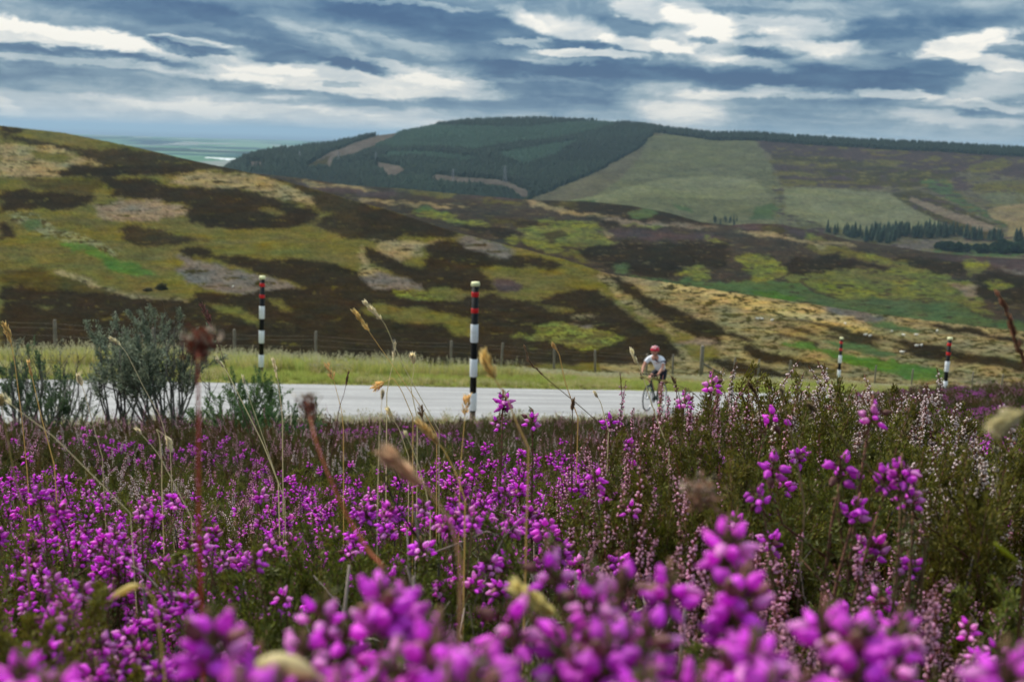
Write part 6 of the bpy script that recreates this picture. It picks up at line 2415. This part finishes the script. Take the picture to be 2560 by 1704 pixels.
def stalk(label, pts, Y, head, style, colr, thick=1.0, Y2=None, stemcol=None, seed=0, group=None, hw=1.0):
    """pts in the 2356 survey from the tip down; head = how many of the first points carry the seed head"""
    r = np.random.default_rng(seed + 800)
    Ys = np.linspace(Y, Y2 or Y, len(pts))
    P = np.array([at(a, b, yy) for (a, b), yy in zip(pts, Ys)])
    # smooth the polyline
    u = np.linspace(0, len(P) - 1, 6 * (len(P) - 1) + 1)
    Q_ = np.stack([np.interp(u, np.arange(len(P)), P[:, c]) for c in range(3)], axis=1)
    for _ in range(2):
        Q_[1:-1] = (Q_[:-2] + 2 * Q_[1:-1] + Q_[2:]) / 4
    nh = int(round(6 * (head - 1))) + 1
    last = Q_[-1]
    gz = float(ground_z(last[0], last[1]))
    if last[2] > gz:
        d = Q_[-1] - Q_[-4]
        foot = np.array((last[0] + d[0] * .5, last[1] + d[1] * .5, gz - .03))
        Q_ = np.concatenate([Q_, [(last * .5 + foot * .5), foot]])
    base = Q_[-1].copy()
    Q_ = Q_ - base
    root = empty("grass_stalk" if style != 'sorrel' else "sorrel_stalk", tuple(base))
    sc_ = stemcol or tuple(np.clip(np.array(colr) * .85, .05, 1))
    g = G()
    g.tube(Q_[::-1], np.linspace(.00065, .00028, len(Q_)) * thick * (1.35 if style == 'sorrel' else 1.0), 5, sc_)
    link("stem", g.mesh("stem", M_seed, True), root)
    g = G()
    H_ = Q_[:nh]
    if style in ('spike', 'loose', 'thin'):
        Lh = np.sum(np.linalg.norm(np.diff(H_, axis=0), axis=1))
        n = {'spike': 72, 'loose': 40, 'thin': 26}[style]
        uu = r.uniform(0, 1, n)
        p, d = along(H_, uu)
        d = -d / (np.linalg.norm(d, axis=1, keepdims=True) + 1e-12)
        prof = np.sin(np.clip(uu * .95 + .04, 0, 1) * math.pi) ** .6
        rad = {'spike': .0020, 'loose': .0034, 'thin': .0009}[style] * thick * hw
        off = r.normal(0, 1, (n, 3))
        off -= d * np.sum(off * d, axis=1, keepdims=True)
        off /= np.linalg.norm(off, axis=1, keepdims=True)
        p = p + off * (rad * prof * r.uniform(.2, 1, n))[:, None]
        ln = {'spike': .0075, 'loose': .0075, 'thin': .006}[style] * math.sqrt(thick)
        D_ = d * 1.0 + off * ({'spike': .32, 'loose': .45, 'thin': .15}[style]) + r.normal(0, .08, (n, 3))
        c = np.array(colr) * r.uniform(.6, 1.35, (n, 1))
        g.leaves(p, D_, r.uniform(.7, 1.2, n) * ln, .0019 * thick * hw, c, r)
        g.leaves(p, D_ + r.normal(0, .05, (n, 3)), r.uniform(.7, 1.2, n) * ln, .0019 * thick * hw, c * .9, r)
        if style == 'loose':
            for k in range(0, n, 3):
                q0, _ = along(H_, np.array([min(1, uu[k] + .1)]))
                g.tube([q0[0], p[k]], [.0003, .0003], 3, sc_, cap=False)
    elif style == 'blade':
        g.tube(H_, np.sin(np.linspace(.05, .95, len(H_)) * math.pi) ** .5 * .0022 * thick, 6, colr)
    elif style == 'sorrel':
        n = 130
        p, d = along(H_, r.uniform(0, 1, n))
        off = r.normal(0, 1, (n, 3)) * .0035 * thick * hw
        g.leaves(p + off, off * 200 + r.normal(0, .5, (n, 3)), .0035 * thick, .0026 * thick, np.array(colr) * r.uniform(.6, 1.4, (n, 1)), r)
        # withered pale stigmas on top
        m = 50
        pt = H_[0] + r.normal(0, 1, (m, 3)) * np.array((.0055, .0055, .002)) * thick * hw
        g.leaves(pt, r.normal(0, .5, (m, 3)) + (0, 0, 1), .004 * thick, .0012 * thick, np.array((0.50, 0.40, 0.30)) * r.uniform(.6, 1.2, (m, 1)), r)
    link("seed_head", g.mesh("seed_head", M_seed), root)
    tag(root, label, "grass" if style != 'sorrel' else "sorrel", group)
    return root


GS = "grass stalks rising from the heather"
ST = [
    ("golden grass head bending left above the road, high beside the other tall pair", [(842, 698), (862, 718), (886, 745), (905, 790), (930, 845), (965, 910), (1010, 990)], 1.25, 2.6, 'spike', PALE, .8),
    ("golden grass head furthest left of the crossing tall pair", [(815, 716), (842, 752), (868, 790), (900, 835), (940, 895), (975, 945), (1005, 1000)], 1.25, 2.4, 'spike', GOLD, .8),
    ("slim upright pinkish grass head where the tall stems cross", [(908, 793), (905, 830), (896, 870), (890, 905)], 1.3, 2.0, 'thin', PALE, 1.0),
    ("drooping tawny grass head over the pale road", [(862, 892), (880, 880), (905, 868), (925, 900), (950, 960)], 1.2, 2.2, 'loose', GOLD, .9),
    ("small stubby cream grass head on a short stalk", [(949, 820), (952, 838), (952, 856), (944, 890), (960, 960)], 1.3, 2.0, 'spike', PALE, 1.0),
    ("straw coloured forked grass head left of the tall crossing pair", [(754, 840), (768, 875), (776, 905), (786, 945), (790, 985)], 1.2, 2.0, 'loose', GOLD, .8),
    ("thin bare grass fork beside the straw coloured head", [(800, 862), (792, 905), (781, 935), (760, 1060)], 1.2, 1.6, 'thin', PURP, .8),
    ("plump golden grass head just right of the nearest snow pole", [(1116, 820), (1128, 850), (1143, 880), (1165, 912), (1190, 975), (1216, 1030)], .75, 2.9, 'spike', GOLD, 1.15),
    ("golden brush shaped grass head at the snow pole's foot", [(1075, 915), (1070, 945), (1068, 980), (1062, 1040), (1058, 1110)], 1.0, 2.3, 'loose', GOLD, .8),
    ("fat golden grass head low over the purple flowers", [(968, 975), (992, 1000), (1022, 1035), (1050, 1090), (1070, 1150)], .85, 2.7, 'spike', GOLD, 1.0),
    ("dark seeded grass head left of the snow pole's foot", [(968, 940), (972, 960), (976, 985), (985, 1050)], 1.2, 2.2, 'loose', (0.28, 0.19, 0.10), .7),
    ("pale grass head left of the golden one at the snow pole", [(893, 945), (905, 965), (918, 985), (940, 1050)], 1.2, 2.4, 'spike', PALE, .8),
    ("large blurred tawny grass head in the middle of the heather", [(893, 1048), (935, 1085), (985, 1125), (1020, 1175), (1045, 1225), (1060, 1300)], .45, 2.9, 'spike', (0.85, 0.60, 0.36), 1.1),
    ("blurred yellow green grass head across the brown gap", [(1196, 1355), (1250, 1395), (1290, 1425), (1345, 1460), (1400, 1500)], .45, 2.8, 'spike', (0.85, 0.76, 0.32), 1.1),
    ("cream grass blade arching at the bottom edge", [(590, 1528), (640, 1520), (690, 1535), (740, 1560), (800, 1600)], .30, 3.6, 'blade', (0.90, 0.80, 0.46), 1.3),
    ("bent straw with a nodding golden tip over the left flowers", [(258, 1372), (300, 1350), (330, 1344), (352, 1375), (365, 1440), (378, 1550)], .50, 2.6, 'blade', (0.80, 0.66, 0.26), .9),
    ("slender purple grass head above the low broom", [(465, 700), (478, 730), (488, 750), (500, 780), (530, 880), (575, 990), (590, 1060)], 1.35, 3.4, 'loose', PURP, .75),
    ("golden grass head highest at the left edge", [(11, 748), (20, 772), (28, 800), (36, 850), (50, 960), (62, 1080)], 1.3, 2.6, 'spike', GOLD, .95),
    ("second golden grass head in from the left edge", [(66, 835), (72, 860), (78, 885), (95, 960), (125, 1070)], 1.3, 2.4, 'thin', GOLD, 1.2),
    ("arching grass whose small golden head touches the tall broom", [(258, 780), (275, 792), (292, 812), (330, 890), (370, 960), (392, 1040)], 1.3, 2.2, 'spike', PALE, .7),
    ("pale slim grass head over the low green broom", [(502, 828), (515, 845), (526, 862), (560, 930), (605, 1020), (640, 1110)], 1.3, 2.2, 'thin', PALE, 1.2),
    ("nodding cream grass head bowed in the left heather", [(392, 1028), (384, 1005), (358, 985), (366, 1000), (372, 1060), (372, 1120)], 1.1, 2.2, 'spike', PALE, .8),
    ("short golden grass head before the road's left end", [(182, 868), (188, 885), (195, 905), (215, 980), (235, 1050)], 1.25, 2.2, 'spike', PALE, .8),
    ("dark wiry grass right of the nearest snow pole", [(1208, 802), (1215, 830), (1235, 850), (1268, 880), (1330, 930), (1420, 1010), (1482, 1080)], 1.25, 3.6, 'thin', DARK, 1.0),
    ("small tan grass tip left of the cyclist", [(1274, 795), (1281, 806), (1287, 815), (1300, 880), (1330, 960)], 1.3, 2.2, 'thin', GOLD, 1.1),
    ("tan grass leaning up towards the cyclist's helmet", [(1453, 808), (1462, 828), (1472, 845), (1490, 900), (1510, 960), (1540, 1040)], 1.2, 2.6, 'thin', PALE, 1.2),
    ("grass stem crossing before the cyclist's arms", [(1480, 868), (1520, 875), (1560, 885), (1598, 905), (1640, 950), (1690, 1000)], 1.15, 3.0, 'thin', (0.40, 0.34, 0.14), 1.0),
    ("bowed brown grass at the upper right edge", [(2300, 680), (2316, 720), (2336, 780), (2356, 835), (2400, 950)], .75, 4.2, 'thin', (0.24, 0.12, 0.07), 1.5),
    ("blurred cream grass head at the right edge", [(2308, 972), (2335, 955), (2365, 940), (2420, 960)], .40, 2.6, 'spike', (0.72, 0.62, 0.36), 1.1),
    ("brown grass stalk slanting across the tall magenta truss", [(1870, 938), (1930, 1000), (1985, 1060), (2030, 1110), (2080, 1180), (2130, 1250)], .80, 1.2, 'thin', (0.26, 0.19, 0.10), 1.7),
    ("pale grass stalk in front of the pale ling bush", [(1800, 905), (1808, 950), (1825, 1020), (1840, 1090), (1852, 1170)], .95, 1.2, 'thin', (0.42, 0.34, 0.20), 1.5),
    ("forked straw grass head at the left edge, low", [(-10, 902), (15, 920), (35, 938), (120, 1000), (220, 1100), (300, 1180)], .95, 2.6, 'loose', PALE, .7),
    ("paired straw stems at the left edge", [(2, 925), (15, 1000), (30, 1080), (55, 1180)], .85, 1.2, 'thin', (0.50, 0.40, 0.16), 1.4),
    ("slim pale grass behind the low broom's right end", [(628, 828), (634, 850), (640, 880), (650, 960), (650, 1040)], 1.3, 2.6, 'thin', PALE, 1.1),
    ("dark sedge head upright in the middle heather", [(1318, 928), (1317, 945), (1317, 965), (1316, 1060), (1315, 1180)], 1.2, 2.2, 'thin', DARK, 1.6),
    ("small grass tip over the road between pole and cyclist", [(1370, 905), (1376, 915), (1382, 925), (1400, 990)], 1.3, 2.2, 'thin', PALE, 1.0),
    ("pale upright dry stalk at the right edge", [(2292, 1040), (2294, 1070), (2295, 1130), (2296, 1180)], 1.0, 1.2, 'thin', (0.55, 0.48, 0.34), 1.4),
    ("yellow grass blade at the right edge above the flowers", [(2288, 1248), (2310, 1268), (2340, 1290), (2380, 1320)], .55, 3.0, 'blade', (0.42, 0.42, 0.02), .7),
    ("thin leaning straw in the left white flecked heather", [(318, 990), (345, 1020), (365, 1045), (405, 1120), (440, 1190)], 1.1, 1.4, 'thin', PALE, 1.0),
    ("long straw leaning left in the middle heather", [(560, 870), (575, 920), (600, 990), (630, 1080), (655, 1150)], 1.2, 1.4, 'thin', PALE, .9),
    ("straight straw under the crossing tall pair", [(880, 905), (872, 1000), (870, 1100), (868, 1180)], 1.0, 1.2, 'thin', PALE, .9),
    ("fine pale straw leaning by the tall pair", [(935, 1000), (960, 1060), (980, 1130), (990, 1180)], 1.0, 1.2, 'thin', PALE, .9),
    ("dark thin grass tip before the ling at the cyclist", [(1548, 870), (1556, 890), (1562, 905), (1570, 960)], 1.25, 2.2, 'thin', DARK, 1.0),
    ("dark double grass tip right of the cyclist", [(1725, 885), (1738, 905), (1745, 925), (1752, 985)], 1.15, 2.2, 'thin', DARK, 1.2),
]
for k, (lab, pts_, Y, head, sty, c, th_) in enumerate(ST):
    stalk(lab, pts_, Y, head, sty, c, th_, seed=k, group=GS)
stalk("red sorrel stalk with a fluffy dark head rising before the broom", [(457, 782), (457, 800), (455, 815), (455, 870), (457, 960), (456, 1060), (456, 1180), (460, 1320)], .48, 2.3, 'sorrel', (0.13, 0.035, 0.022), 1.0, .44,
      (0.50, 0.13, 0.07), 90, "sorrel stalks", .75)
stalk("red sorrel stalk with a small dark brown head leaning over the road", [(706, 918), (710, 940), (714, 962), (722, 1000), (750, 1080), (800, 1190), (850, 1270), (880, 1300)], .55, 2.9, 'sorrel', (0.10, 0.035, 0.028), .8, .45,
      (0.55, 0.14, 0.08), 91, "sorrel stalks", .6)
stalk("brown withered flower head blurred in the right heather", [(1612, 1125), (1608, 1140), (1620, 1155), (1660, 1180), (1700, 1200)], .5, 2.4, 'sorrel', (0.26, 0.14, 0.09), .9, .5, (0.2, 0.10, 0.06), 92, "sorrel stalks", 1.1)

# ------------------------------------------------------------------ haze
HB = 60000.0
mh = bpy.data.materials.new("haze_air")
mh.use_nodes = True
t = NT(mh.node_tree)
t.n.clear()
out = t.new('ShaderNodeOutputMaterial')
pv = t.new('ShaderNodeVolumePrincipled')
pv.inputs['Color'].default_value = (0.46, 0.66, 0.84, 1)
pv.inputs['Density'].default_value = HAZE_D
pv.inputs['Anisotropy'].default_value = 0.1
t.link(pv.outputs[0], out.inputs['Volume'])
gb = G()
zt, zb = 210.0, PLAIN_Z - 6 - 45
gb.box((0, 0, (zt + zb) / 2), (2 * 122000, 2 * 122000, zt - zb))
hz = link("haze", gb.mesh("haze", mh))
tag(hz, "thin blue haze over the valley and the far plain", None, None, 'stuff')

# prototypes that no plant used are not part of the place
for grp in (BELL_PROTO, BELL_SLIM, BELL_THIN, TW, *LING_PROTO.values(), *BUSH.values(), con, brd):
    for o in grp:
        if 'label' not in o:
            for ch in list(o.children):
                bpy.data.objects.remove(ch)
            bpy.data.objects.remove(o)
